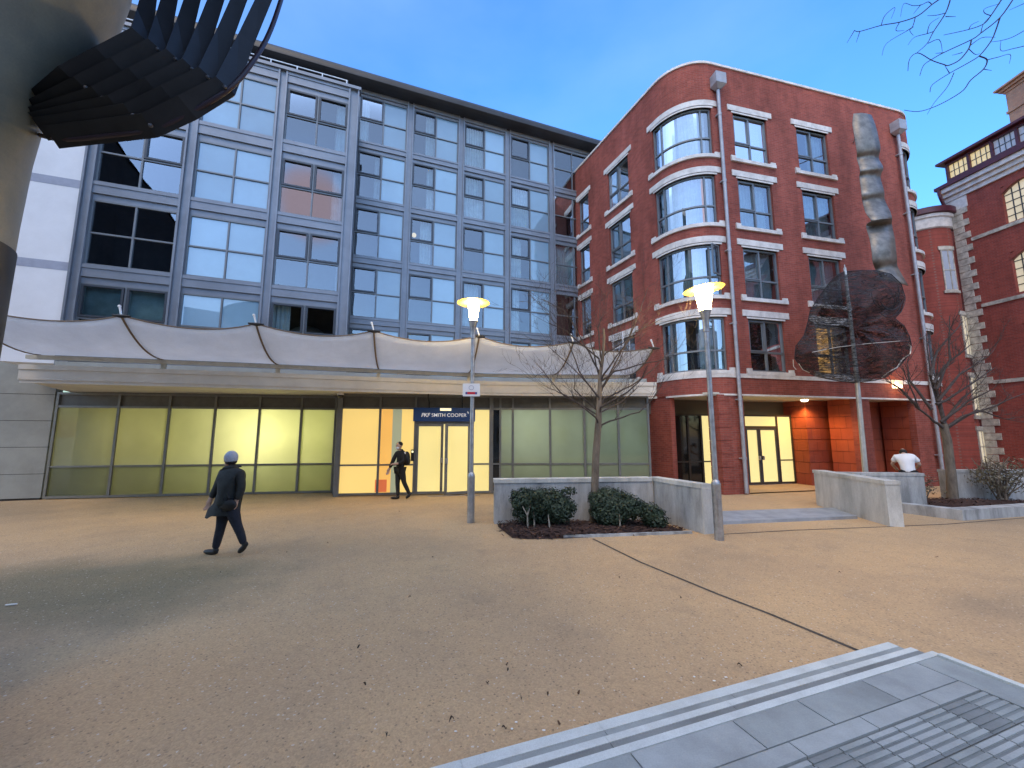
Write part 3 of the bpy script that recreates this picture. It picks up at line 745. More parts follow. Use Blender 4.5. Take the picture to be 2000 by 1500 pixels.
for (x0, x1, hx) in ((ux[4] + 0.04, um, um - 0.09), (um, ux[5] - 0.04, um + 0.09)):
    b = MB(); frame_bars(b, BB, x0 + 0.004, x1 - 0.004, -0.05, 0.035, 0.03, 2.255, 0.075); d = b.build('door', ALU_D, brick)
    b = MB(); b.sheet(BB, x0 + 0.06, x1 - 0.06, -0.005, 0.1, 2.19); b.build('pane', LITB, d)
    b = MB(); b.pbox(BB, hx - 0.035, hx + 0.035, 0.036, 0.08, 0.98, 1.14); b.tube([BB.P(hx, 0.08, 0.98), BB.P(hx, 0.12, 1.0), BB.P(hx, 0.12, 1.12), BB.P(hx, 0.08, 1.14)], 0.015, 6); b.build('handle', STEEL, d)
# entrance downlight and exit lamp
LAMPW = pmat("lamp_glass_warm", (1, 0.9, 0.7), emit=(1.0, 0.80, 0.45), est=6.0)
pl = (BRo + BRd * 3.95 + nbr * 1.0)
dl = tag(MB().build('x', LAMPW) if False else (lambda bb: (bb.lathe((pl.x, pl.y, 0), [(0.0, ZB - 0.09), (0.10, ZB - 0.075), (0.13, ZB - 0.03), (0.13, ZB)], 16), bb.build('ceiling_light', LAMPW, None, smooth=40))[1])(MB()), 'round lit ceiling light under the brick entrance soffit', 'light')
def lamp(name, loc, power, color, size=0.1, kind='POINT', rot=None, spot=None):
    L = bpy.data.lights.new(name, kind); L.energy = power * K; L.color = color
    if kind == 'AREA': L.size = size
    else: L.shadow_soft_size = size
    if spot: L.spot_size = R(spot); L.spot_blend = 0.6
    o = bpy.data.objects.new(name, L); col.objects.link(o); o.location = loc
    if rot: o.rotation_euler = rot
    return o
lamp('entrance_light', (pl.x, pl.y, ZB - 0.14), 200, (1.0, 0.52, 0.15), 0.08, 'SPOT', (0, 0, 0), 150)
wu, wz = BP.hit(1745, 742, 0.0, 19)
q = BP.P(wu, 0.16, 3.86)
b = MB(); b.pbox(BP, wu - 0.16, wu + 0.16, 0.035, 0.17, 3.80, 3.93); tag(b.build('wall_light', LAMPW), 'small lit bulkhead light on the brick fascia beside the hanging net', 'light')
lamp('fascia_light', BP.P(wu, 0.35, 3.95), 14, (1.0, 0.52, 0.13), 0.06)

# ------------------------------------------------------------------ older brick building on the right
VW = line(23.5, 20.0, -81.8, 26)
old = thing('warehouse_building', 'older dark red brick building with stone quoins, arched lit windows and maroon gutters', 'building', (23.5, 20, 0))
vu = lambda px, py: VW.hit(px, py)[0]
ARW = [(1.93, 3.55, 12.05, 13.93), (1.9, 3.55, 8.62, 10.62), (1.9, 3.55, 5.2, 7.15), (1.9, 3.55, 1.4, 3.5)]
holes = []
for k in range(5):
    for (a, c, z0, z1) in ARW: holes.append((a + k * 3.1, c + k * 3.1, z0, z1))
TOPZ = 15.0
b = MB(); b.wall(VW, 0, 17, 0, TOPZ, holes, 0.25)
b.pbox(VW, 0.0, 17, -8.0, -7.9, 0, TOPZ)
b.build('wall', BRICK_OLD, old)
b = MB(); b.pbox(VW, 0.3, 17, -1.2, -1.1, 0, TOPZ); b.build('interior', ROOM, old)
CREAM = litglass("lit_arched_glass", (0.90, 0.78, 0.56), 0.62, var=0.35, vscale=0.9)
CREAM2 = litglass("dim_arched_glass", (0.62, 0.58, 0.50), 0.40, var=0.4, vscale=0.9)
for (a, c, z0, z1) in holes:
    if a > 9: continue
    b = MB(); n = 8; um = (a + c) / 2; hw = (c - a) / 2; rise = 0.38
    def ztop(u, q=0.0): return z1 - rise * ((u - um) / hw) ** 2 + q
    # brick infill of the segmental head
    for i in range(n):
        x0, x1 = a + (c - a) * i / n, a + (c - a) * (i + 1) / n
        b.face([VW.P(x0, -0.03, ztop(x0)), VW.P(x1, -0.03, ztop(x1)), VW.P(x1, -0.03, z1), VW.P(x0, -0.03, z1)], [(x0, ztop(x0)), (x1, ztop(x1)), (x1, z1), (x0, z1)])
        b.face([VW.P(x0, -0.03, ztop(x0)), VW.P(x1, -0.03, ztop(x1)), VW.P(x1, -0.25, ztop(x1)), VW.P(x0, -0.25, ztop(x0))])
        b.face([VW.P(x0, 0.03, ztop(x0)), VW.P(x1, 0.03, ztop(x1)), VW.P(x1, 0.03, ztop(x1) + 0.24), VW.P(x0, 0.03, ztop(x0) + 0.24)], [(x0, 0), (x1, 0), (x1, .24), (x0, .24)])
    arch = b.build('arch_head', BRICK_OLD, old)
    b = MB()
    for i in range(1, 6): x = a + (c - a) * i / 6; b.pbox(VW, x - 0.018, x + 0.018, -0.2, -0.14, z0, ztop(x))
    for i in range(1, 5): z = z0 + (z1 - rise - z0) * i / 4.2; b.pbox(VW, a, c, -0.2, -0.138, z - 0.018, z + 0.018)
    w = b.build('window', ALU_D, old)
    b = MB()
    for i in range(n):
        x0, x1 = a + (c - a) * i / n, a + (c - a) * (i + 1) / n
        b.face([VW.P(x0, -0.17, z0), VW.P(x1, -0.17, z0), VW.P(x1, -0.17, ztop(x1)), VW.P(x0, -0.17, ztop(x0))])
    b.build('pane', CREAM if z0 > 8 else CREAM2, w)
b = MB()
for z in (11.96, 8.45, 4.59): b.pbox(VW, 0.62, 17, 0.0, 0.06, z - 0.13, z + 0.04)
b.build('string_course', STONE_OLD, old)
b = MB(); z = 0.0; k = 0
while z < 13.6:
    w_ = 0.62 if k % 2 else 0.40
    b.pbox(VW, -0.03, w_, -0.3, 0.05, z + 0.012, min(13.75, z + 0.33)); z += 0.345; k += 1
b.build('quoins', STONE_OLD, old)
b2 = MB(); b2.pbox(VW, -0.2, 17, -0.3, 0.10, 14.36, 14.6); b2.pbox(VW, -0.3, 17, -0.3, 0.22, 14.6, 14.84); b2.pbox(VW, -0.3, 17, -0.3, 0.36, 14.84, 15.08)
b2.pbox(VW, -0.3, 0.66, -0.3, 0.055, 13.75, 14.36)
b2.build('cornice', STONE, old)
b = MB(); b.pbox(VW, -0.35, 17, -0.3, 0.46, 15.08, 15.26); b.pbox(VW, -0.3, 17, -0.5, 0.1, 15.26, 15.45)
b.tube([VW.P(-0.18, 0.40, 15.1), VW.P(-0.18, 0.36, 14.7), VW.P(-0.2, 0.14, 14.2), VW.P(-0.2, 0.14, 0.0)], 0.075, 8)
b.build('gutter', MAROON, old)
b = MB()
b.pbox(VW, 0.0, 17, -3.0, 0.05, 16.38, 16.52); b.pbox(VW, -0.25, 17, -3.1, 0.3, 16.52, 16.64); b.pbox(VW, 0.0, 17, -0.3, 0.05, 15.45, 15.60)
for k in range(15): b.pbox(VW, 0.0 + k * 0.9, 0.10 + k * 0.9, -0.3, 0.05, 15.60, 16.38)
b.pbox(VW, 0.0, 0.1, -3.0, -0.3, 15.3, 16.38)
dm = b.build('dormer', MAROON, old)
DL = [litglass("dormer_glass_yellow", (1.0, 0.78, 0.40), 0.62, var=0.3), litglass("dormer_glass_grey", (0.42, 0.48, 0.62), 0.42, var=0.4)]
for k in range(9):
    b = MB(); b.sheet(VW, 0.1 + k * 0.9, 0.9 + k * 0.9, -0.08, 15.60, 16.38); b.build('dormer_pane', DL[0 if k < 2 else 1], dm)
b = MB()
for k in range(9):
    for i in range(1, 4): x = 0.1 + k * 0.9 + 0.2 * i; b.pbox(VW, x - 0.012, x + 0.012, -0.075, -0.05, 15.60, 16.38)
    b.pbox(VW, 0.1 + k * 0.9, 0.9 + k * 0.9, -0.075, -0.048, 15.98, 16.01)
b.build('glazing_bars', ALU_D, dm)
# return wall with a round turret beside the quoins
TURL = Path([(18.5, 23.0), (31, 21.6)])
tx, ty, tr = 22.75, 21.15, 1.25
b = MB(); b.pbox(TURL, 0, TURL.L, -0.3, 0, 0, 14.3); b.lathe((tx, ty, 0), [(tr, 0), (tr, 13.2)], 40)
for f_ in range(len(b.uv)):
    pass
b.build('turret', BRICK_OLD, old, smooth=30)
b = MB(); b.lathe((tx, ty, 0), [(tr + 0.02, 12.85), (tr + 0.08, 12.9), (tr + 0.10, 13.4), (tr + 0.18, 13.45), (tr + 0.18, 13.64), (0.1, 13.64)], 40)
b.build('turret_cornice', STONE, old, smooth=30)
b = MB(); b.lathe((tx, ty, 0), [(tr + 0.16, 13.6), (tr + 0.30, 13.65), (tr + 0.30, 13.95), (0.5, 14.1), (0.0, 14.12)], 40); b.pbox(TURL, 0, TURL.L, -0.35, 0.15, 14.3, 14.5)
b.build('turret_roof', MAROON, old, smooth=30)
TP = Path(arc(tx, ty, tr + 0.01, R(-165), R(-60), 16))
for (px, pz0, pz1, lit) in ((1851, 9.4, 11.6, 0), (1868, 6.0, 8.1, 1), (1880, 2.9, 4.9, 1), (1897, 0.6, 2.2, 1)):
    best = min((abs(at(px, 500, TP.at(u).y).x - TP.at(u).x), u) for u in [i * 0.02 for i in range(int(TP.L / 0.02))])[1]
    b = MB(); frame_bars(b, TP, best - 0.34, best + 0.34, -0.02, 0.035, pz0, pz1, 0.05, (best,), ((pz0 + pz1) / 2,))
    w = b.build('window', STONE_OLD, old)
    b = MB(); b.sheet(TP, best - 0.3, best + 0.3, 0.012, pz0 + 0.04, pz1 - 0.04); b.build('pane', (DL[1], CREAM)[lit], w)
    b = MB(); b.pbox(TP, best - 0.42, best + 0.42, 0.0, 0.07, pz0 - 0.14, pz0); b.build('sill', STONE_OLD, w); b = MB(); b.pbox(TP, best - 0.42, best + 0.42, 0.0, 0.06, pz1, pz1 + 0.2); b.build('lintel', STONE_OLD, w)
# chimney stack behind, upper right
ch = thing('chimney_stack', 'buff brick chimney stack with a wide cornice above the older building roof', 'chimney', (30.3, 20.4, 0))
BUFF = brickmat("buff_brick", (0.42, 0.25, 0.17), (0.36, 0.20, 0.14), (0.3, 0.22, 0.18))
b = MB(); cx = 29.2
b.box(cx, cx + 2.2, 19.5, 21.3, 13.5, 22.0); b.box(cx - 0.06, cx + 2.26, 19.44, 21.36, 20.7, 20.85)
b.build('stack', BUFF, ch)
b = MB(); b.box(cx - 0.06, cx + 2.26, 19.44, 21.36, 22.0, 22.15); b.box(cx - 0.18, cx + 2.38, 19.32, 21.48, 22.15, 22.3); b.box(cx - 0.32, cx + 2.5, 19.2, 21.6, 22.3, 22.4)
b.build('cornice', BUFF, ch)
b = MB()
for i in range(2): b.lathe((cx + 0.75 + i * 0.9, 20.2, 0), [(0.36, 22.4), (0.28, 22.7), (0.24, 23.2), (0.32, 23.3), (0.32, 23.45), (0.2, 23.45)], 14)
b.build('chimney_pot', BUFF, ch, smooth=40)

# ------------------------------------------------------------------ glazed shopfront below the flats
shop = thing('shopfront', 'long single-storey glazed shopfront with lit frosted panes under a flat white fascia', 'shopfront', (-3.0, 13.6, 0))
LA = Path([(-14.5, 12.7), (-6.15, 14.05)])
DO = Path([(-5.72, 13.30), (-0.72, 13.95)])
RT = Path([(-0.72, 13.95), (4.78, 13.98)])
FR = pmat("shop_frame", (0.19, 0.195, 0.19), 0.45, metal=0.4, var=0.1)
ZT = 2.88; ZH = 3.34; ZRAIL = 1.0
def ux_(path, xs): return [path.hit(x, 905)[0] for x in xs]
scr = MB()
uL = [0.0] + ux_(LA, (220, 321, 412, 500, 583)) + [LA.L]
uD = [0.0] + ux_(DO, (739, 809, 920, 961)); uD[-1] = DO.L
uR = [0.0] + ux_(RT, (977, 1002, 1075, 1143, 1210)) + [RT.L]
for path, us in ((LA, uL), (DO, uD), (RT, uR)):
    frame_bars(scr, path, us[0], us[-1], -0.06, 0.04, 0.03, ZH, 0.07)
    door = (2, 3) if path is DO else ()
    for i, u in enumerate(us):
        if 0 < i < len(us) - 1: scr.pbox(path, u - 0.035, u + 0.035, -0.06, 0.045, 0.10, ZH - 0.07)
    for i, (a, c) in enumerate(zip(us, us[1:])):
        scr.pbox(path, a + 0.04, c - 0.04, -0.055, 0.035, ZT - 0.03, ZT + 0.04)
        if not (path is DO and i == 2): scr.pbox(path, a + 0.04, c - 0.04, -0.055, 0.03, ZRAIL - 0.03, ZRAIL + 0.025)
RET = Path([tuple(LA.at(LA.L)), tuple(DO.at(0))])
scr.pbox(RET, 0.0, RET.L, -0.08, 0.02, 0.0, ZH); scr.pbox(DO, -0.07, 0.09, -0.1, 0.06, 0.0, ZH)
scr_o = scr.build('frame', FR, shop)
LIT_W = litglass("warm_frosted_glass", (1.0, 0.70, 0.22), 0.92, var=0.28, vscale=0.7)
LIT_O = litglass("amber_frosted_glass", (1.0, 0.54, 0.13), 0.90, var=0.3, vscale=0.7)
LIT_Y = litglass("yellow_frosted_glass", (1.0, 0.82, 0.32), 0.86, var=0.30, vscale=0.8)
LIT_G = litglass("greenish_frosted_glass", (0.76, 0.74, 0.28), 0.80, var=0.2, vscale=0.8)
CLR_G = frosted("green_frosted_film", (0.72, 0.71, 0.57))
LOW_G = frosted("dense_frosted_film", (0.38, 0.40, 0.30))
CLR_R = frosted("pale_frosted_film", (0.48, 0.53, 0.47), 0.10)
def pane(path, a, c, z0, z1, mat, name='pane'):
    b = MB(); b.sheet(path, a + 0.03, c - 0.03, -0.01, z0, z1); return b.build(name, mat, scr_o)
for a, c in zip(uL, uL[1:]):
    pane(LA, a, c, 0.09, ZRAIL, LOW_G); pane(LA, a, c, ZRAIL, ZT, CLR_G); pane(LA, a, c, ZT + 0.02, ZH - 0.05, DARKBAND, 'transom_panel')
for i, (a, c) in enumerate(zip(uD, uD[1:])):
    pane(DO, a, c, ZT + 0.02, ZH - 0.05, DARKBAND, 'transom_panel')
    if i == 2: continue
    if i == 1:
        u1_, u2_ = DO.hit(765, 870)[0], DO.hit(783, 870)[0]
        for (p0, p1, mm) in ((a, u1_ + 0.03, LIT_O), (u1_ - 0.03, u2_ + 0.03, litglass("pale_green_film", (0.52, 0.55, 0.36), 0.55, var=0.25)), (u2_ - 0.03, c, LIT_W)):
            pane(DO, p0, p1, 0.09, ZT, mm)
    else: pane(DO, a, c, 0.09, ZT, (LIT_W, None, None, LIT_Y)[i])
for i, (a, c) in enumerate(zip(uR, uR[1:])):
    pane(RT, a, c, ZT + 0.02, ZH - 0.05, DARKBAND, 'transom_panel')
    pane(RT, a, c, 0.09, ZT, GD if i == 0 else CLR_R)
# red seat seen through the frosted glass near the door
RED = litglass("red_chair_behind_glass", (0.95, 0.22, 0.08), 0.55)
b = MB(); ur = DO.hit(732, 950)[0]; ur2 = DO.hit(755, 950)[0]; b.pbox(DO, ur, ur2, -0.009, -0.004, 0.12, 0.52); b.build('red_seat_shape', RED, scr_o)
# doors, the right leaf pushed slightly open
um_ = DO.hit(868, 900)[0]; ZD = 2.36
dl0, dl1 = uD[2] + 0.04, um_ - 0.05
def leaf(path, a, c, hx):
    b = MB(); frame_bars(b, path, a, c, -0.035, 0.035, 0.03, ZD, 0.085); d = b.build('door', FR, shop)
    b = MB(); b.sheet(path, a + 0.07, c - 0.07, 0.0, 0.1, ZD - 0.07); b.build('pane', LIT_Y, d)
    b = MB(); b.pbox(path, hx - 0.05, hx + 0.05, 0.036, 0.07, 1.04, 1.22); b.tube([path.P(hx, 0.07, 1.06), path.P(hx, 0.115, 1.08), path.P(hx, 0.115, 1.18), path.P(hx, 0.07, 1.2)], 0.014, 6); b.build('handle', STEEL, d)
    return d
leaf(DO, dl0, dl1, dl1 - 0.04)
hinge = DO.at(uD[3] - 0.04, 0.0); tip = DO.at(um_ + 0.02, 0.26)
LF = Path([tuple(tip), tuple(hinge)]); leaf(LF, 0.0, LF.L, 0.04)
b = MB(); b.pbox(DO, uD[2] + 0.036, uD[3] - 0.036, -0.05, 0.03, ZD + 0.01, ZD + 0.09); b.build('door_head', FR, shop)
pane(DO, uD[2], uD[3], ZD + 0.09, ZT, DARKBAND, 'door_fanlight')
b = MB(); b.sheet(DO, dl1 - 0.05, um_ + 0.3, -0.3, 0.0, ZD); b.build('hall', litglass("lit_hall", (1.0, 0.86, 0.42), 0.95, var=0.4, vscale=3), shop)
b = MB(); ui = DO.hit(806, 890)[0]; b.pbox(DO, ui - 0.05, ui + 0.05, 0.046, 0.09, 1.12, 1.5); b.pbox(DO, ui - 0.03, ui + 0.03, 0.0901, 0.095, 1.40, 1.46, 1)
b.build('door_entry_panel', [BLACK, pmat("entry_lamp", (1, 1, .7), emit=(1, .9, .4), est=1.2)], shop)
b = MB(); b.pbox(DO, um_ - 0.5, um_ + 1.2, 0.35, 0.37, 0.004, 0.02); b.build('threshold', STEEL, shop)
# rooms behind
RW = pmat("office_wall_green", (0.62, 0.66, 0.34), 0.9, var=0.2, vscale=0.8)
RW2 = pmat("office_wall_pale", (0.55, 0.62, 0.52), 0.9, var=0.35, vscale=0.6)
FLO = pmat("office_floor", (0.16, 0.15, 0.11), 0.8)
b = MB(); b.pbox(LA, 0, LA.L, -2.0, -1.9, 0, 3.3); b.pbox(LA, LA.L - 0.1, LA.L - 0.02, -1.9, -0.15, 0, 3.3)
b.pbox(LA, 0, LA.L, -1.9, -0.1, 3.0, 3.1); b.build('room_wall', RW, shop)
b = MB(); b.pbox(LA, 0, LA.L, -1.9, -0.1, 0.0, 0.03); b.pbox(RT, -0.3, RT.L, -2.4, -0.1, 0.0, 0.03); b.build('room_floor', FLO, shop)
b = MB(); b.pbox(RT, -0.1, RT.L, -2.5, -2.4, 0, 3.3); b.pbox(RT, -0.1, RT.L, -2.4, -0.1, 3.0, 3.1); b.pbox(RT, uR[4] - 0.04, uR[4] + 0.04, -2.4, -0.5, 0, 3.0); b.pbox(RT, RT.L - 0.05, RT.L, -2.4, -0.1, 0, 3.3); b.build('room_wall', RW2, shop)
LT = pmat("office_tube_light", (1, 1, 0.9), emit=(1.0, 0.95, 0.65), est=2.2)
b = MB()
for u in (uL[3] + 0.5, uL[4] + 0.3): b.pbox(LA, u - 0.1, u + 0.1, -1.1, -0.75, 2.96, 2.99)
for u in (uR[2] + 0.5, uR[3] + 0.4): b.pbox(RT, u - 0.1, u + 0.1, -1.6, -1.3, 2.96, 2.99)
b.build('office_light', LT, shop)
ang = math.atan2(LA.p[1].y - LA.p[0].y, LA.p[1].x - LA.p[0].x)
lamp('office_light', LA.P((uL[3] + uL[4]) / 2 + 0.5, -1.5, 1.9), 165, (1.0, 0.94, 0.58), 0.8)
lamp('office_light', LA.P((uL[1]) + 0.3, -1.5, 1.8), 26, (0.98, 0.84, 0.40), 0.8)
lamp('office_light', LA.P(uL[5] + 0.1, -1.5, 1.8), 24, (0.95, 0.93, 0.48), 0.8)
lamp('office_light', RT.P((uR[2] + uR[3]) / 2, -1.9, 2.2), 95, (0.98, 0.96, 0.78), 0.9)
lamp('office_light', RT.P(uR[5] + 0.2, -1.9, 2.2), 45, (0.92, 0.96, 0.85), 0.9)
# white wall at the left end, with joints
b = MB(); WLp = Path([(-22.0, 10.4), (-14.55, 12.66)])
for k, (z0, z1) in enumerate(((0.06, 0.78), (0.795, 1.6), (1.615, 2.42), (2.435, 3.25), (3.265, 5.4))): b.pbox(WLp, 0, WLp.L, -0.3, 0.0, z0, z1)
b.pbox(WLp, 0, WLp.L - 0.02, -0.28, -0.02, 0.0, 5.3, 1)
b.build('end_wall', [GREYCLAD, BLACK], shop)
# flat fascia slab
SF = [(-12.28, 9.82), (-9.5, 10.55), (-7.6, 11.05), (-5.95, 11.55), (-4.4, 12.05), (-3.0, 12.5), (-1.8, 12.84), (-0.7, 13.07), (0.8, 13.25), (2.6, 13.34), (4.85, 13.30)]
FW = pmat("white_fascia", (0.60, 0.58, 0.54), 0.7, var=0.12, vscale=1.1, fine=0.03)
poly = SF + [(4.85, 14.6), (-6, 14.6), (-14.4, 13.0)]
b = MB(); b.prism(poly, 3.36, 3.70); SP_ = Path(SF); b.pbox(SP_, 0, SP_.L, -0.1, 0.03, 3.62, 3.74); b.pbox(SP_, 0.02, SP_.L - 0.02, -0.06, -0.03, 3.28, 3.36)
b.build('fascia_slab', FW, shop)
b = MB(); b.prism([tuple(SP_.at(u, -1.0)) for u in [i * SP_.L / 12 for i in range(13)]] + [(4.9, 16.5), (-6, 17), (-15, 14)], 3.6, 4.0); b.build('flat_roof', GREYCLAD, shop)

# ------------------------------------------------------------------ scalloped fabric canopy
can = thing('canopy', 'long white fabric canopy with a scalloped upper edge on steel masts', 'canopy', (-3, 12, 0))
FAB = pmat("canopy_fabric", (0.72, 0.75, 0.79), 0.85, var=0.20, vscale=1.3, fine=0.05, fscale=40, stretch=(1, 1, 0.5), bump=0.25, bscale=3)
_n, _l = FAB.node_tree.nodes, FAB.node_tree.links
_t = _n.new('ShaderNodeBsdfTranslucent'); _t.inputs[0].default_value = (0.88, 0.91, 0.95, 1)
_m = _n.new('ShaderNodeMixShader'); _m.inputs[0].default_value = 0.55
_l.new(_n['Principled BSDF'].outputs[0], _m.inputs[1]); _l.new(_t.outputs[0], _m.inputs[2]); _l.new(_m.outputs[0], _n['Material Output'].inputs[0])
CORD = pmat("brown_seam", (0.16, 0.12, 0.085), 0.8)
BEAM = pmat("cream_steel_beam", (0.52, 0.49, 0.41), 0.55, var=0.15)
BPt = Path([(p[0], p[1] + 0.12) for p in SF])
inner = [(78, 10.30), (320, None), (543, None), (739, None), (915, None), (1082, None), (1224, None)]
outer_px = [(-90, 596), (237, 616), (500, 632), (730, 646), (936, 656), (1120, 668), (1277, 679)]
def beam_u(px):
    best = None
    for i in range(400):
        u = BPt.L * i / 399; p = BPt.at(u); z = 4.0
        fw = CP * p.y + SP * (z - EYE); x = 1000 + F * p.x / fw
        if best is None or abs(x - px) < best[0]: best = (abs(x - px), u)
    return best[1]
ui_ = [beam_u(x) for x, _ in inner]
ins = [BPt.P(u, 0.0, 4.03) for u in ui_]
outs = []
for (px, py), p, u in zip(outer_px, ins, ui_):
    q = BPt.at(u, 1.95); outs.append(at(px, py, q.y))
b = MB(); NU, NV = 14, 10
for k in range(6):
    rows = []
    for i in range(NV + 1):
        v = i / NV; row = []
        for j in range(NU + 1):
            t = j / NU
            pin = BPt.P(ui_[k] + (ui_[k + 1] - ui_[k]) * t, 0.0, 4.03)
            po = outs[k].lerp(outs[k + 1], t); sc_ = 4 * t * (1 - t)
            po = po + (pin - po) * 0.14 * sc_ + Vector((0, 0, -0.06 * sc_))
            p = pin.lerp(po, v); p.z -= 0.22 * 4 * v * (1 - v) * (1 - 0.25 * sc_)
            row.append(p)
        rows.append(row)
    b.grid(rows)
fab = b.build('fabric', FAB, can, smooth=60)
sol = fab.modifiers.new('thickness', 'SOLIDIFY'); sol.thickness = 0.012
b = MB()
for k in range(7):
    pts = []
    for i in range(NV + 1):
        v = i / NV; p = ins[k].lerp(outs[k], v); p.z -= 0.22 * 4 * v * (1 - v) + 0.012; pts.append(p)
    b.tube(pts, 0.024, 6)
for k in range(6):
    pts = []
    for j in range(NU + 1):
        t = j / NU; sc_ = 4 * t * (1 - t); pin = BPt.P(ui_[k] + (ui_[k + 1] - ui_[k]) * t, 0.0, 4.03); po = outs[k].lerp(outs[k + 1], t)
        pts.append(po + (pin - po) * 0.14 * sc_ + Vector((0, 0, -0.06 * sc_)))
    b.tube(pts, 0.016, 6)
b.build('seam_cord', CORD, can, smooth=60)
b = MB(); b.pbox(BPt, ui_[0] - 0.25, ui_[-1] + 0.1, -0.08, 0.06, 3.90, 4.0); b.build('beam', BEAM, can)
b = MB()
for k in range(1, 6): b.pbox(BPt, ui_[k] - 0.05, ui_[k] + 0.05, -0.08, 0.0, 3.70, 3.90)
b.build('beam_bracket', BEAM, can)
WTIP = pmat("white_mast", (0.80, 0.82, 0.84), 0.35, metal=0.2)
for k in range(1, 7):
    o_ = outs[k]; dirn = (o_ - (ins[k] + Vector((0, 0, -0.6)))).normalized()
    b = MB(); b.tube([ins[k] + Vector((0, 0, -0.02)), ins[k].lerp(o_, 0.5) + Vector((0, 0, -0.10)), o_ + dirn * 0.02], 0.02, 8); b.build('strut', CORD, can)
    b = MB(); b.tube([o_, o_ + Vector((-0.06, 0, 0.20))], [0.018, 0.022], 8); b.ell(o_ + Vector((-0.07, 0, 0.215)), (0.034,) * 3, 8, 6); b.build('mast_tip', WTIP, can)
    b = MB(); tv = (outs[min(6, k + 1)] - outs[k - 1]).normalized()
    b.tube([o_ - tv * 0.17 + Vector((0, 0, -0.0)), o_ + Vector((0, 0, -0.02)), o_ + tv * 0.17 + Vector((0, 0, -0.01))], [0.02, 0.045, 0.02], 6); b.build('corner_plate', BLACK, can)
# lamp tucked between canopy and slab at the left end
lq = Vector((-14.2, 11.6, 4.7))
b = MB(); b.ell(lq, (0.09, 0.09, 0.06)); b.tube([lq + Vector((-0.25, 0.75, -0.2)), lq], 0.02, 6)
tag(b.build('wall_light', LAMPW), 'lit wall light under the left end of the canopy on the grey end wall', 'light')
lamp('canopy_light', lq + Vector((0, -0.2, 0.1)), 40, (1.0, 0.82, 0.32), 0.1)

# ------------------------------------------------------------------ shop sign over the doors
from mathutils import Matrix
BLUE = pmat("navy_sign_face", (0.012, 0.055, 0.20), 0.45)
WLET = pmat("white_letters", (0.85, 0.88, 0.92), 0.4, emit=(0.9, 0.93, 1.0), est=0.25)
sg = thing('shop_sign', 'navy blue sign with white lettering over the lit double doors', 'sign', (DO.at(um_).x, DO.at(um_).y, 2.4))
sx0, sx1 = DO.hit(808, 812)[0], DO.hit(921, 812)[0]
b = MB(); b.pbox(DO, sx0, sx1 + 0.12, 0.05, 0.14, 2.44, 2.90); b.build('board', BLUE, sg)
angD = math.atan2(DO.p[1].y - DO.p[0].y, DO.p[1].x - DO.p[0].x)
def facing(p, ang): return Matrix.Translation(p) @ Matrix.Rotation(ang, 4, 'Z') @ Matrix.Rotation(math.pi / 2, 4, 'X')
tu0, tu1 = DO.hit(823, 811)[0], DO.hit(912, 811)[0]; tz = DO.hit(868, 811.5)[1]
text_obj('SMITH COOPER', (tu1 - tu0) * 0.76, WLET, sg, facing(DO.P(tu0 + (tu1 - tu0) * 0.61, 0.145, tz), angD), spacing=1.0, offset=0.004)
text_obj('PKF', (tu1 - tu0) * 0.19, WLET, sg, facing(DO.P(tu0 + (tu1 - tu0) * 0.105, 0.145, tz), angD), shear=0.2, spacing=0.92, offset=0.01)
b = MB(); ue = tu1 + 0.0
for r_ in (0.03, 0.055): b.tube([DO.P(ue + r_ * math.cos(t), 0.147, tz + 0.075 + r_ * math.sin(t)) for t in [R(-20 + 110 * i / 6) for i in range(7)]], 0.007, 5)
b.build('arc_mark', WLET, sg)
b = MB(); b.pbox(DO, um_ - 0.17, um_ + 0.2, 0.1401, 0.26, 2.80, 2.88); b.build('sign_lamp', pmat("sign_lamp_lens", (0.9, 0.85, 0.7), emit=(1, .85, .5), est=1.0), sg)
for px in (839, 903):
    u = DO.hit(px, 790)[0]; b = MB(); z1 = at(px, 749, DO.at(u, 0.65).y).z
    top = DO.P(u, 0.65, z1)
    b.tube([DO.P(u, 0.10, 2.9), DO.P(u, 0.10, 3.1), DO.P(u, 0.65, 3.2), top], 0.02, 6); b.ell(top, (0.075, 0.075, 0.075)); b.build('sign_spotlight', BLACK, sg)
# dome camera
cu = DO.at(0.06, 0.25)
cm = thing('security_camera', 'white dome security camera on the corner post beside the dark shopfront', 'camera', (cu.x, cu.y, 3.0))
b = MB(); zc = at(667, 770, cu.y).z; b.lathe((cu.x, cu.y, 0), [(0.0, zc + 0.14), (0.05, zc + 0.13), (0.10, zc + 0.02), (0.11, zc - 0.03), (0.0, zc - 0.03)], 16); b.tube([(cu.x, cu.y, zc + 0.1), (cu.x + 0.03, cu.y + 0.22, zc + 0.12)], 0.03, 8); b.build('housing', WHITEP, cm, smooth=40)
b = MB(); b.lathe((cu.x, cu.y, 0), [(0.09, zc - 0.031), (0.085, zc - 0.08), (0.05, zc - 0.12), (0.0, zc - 0.13)], 16); b.build('dome', GD, cm, smooth=50)

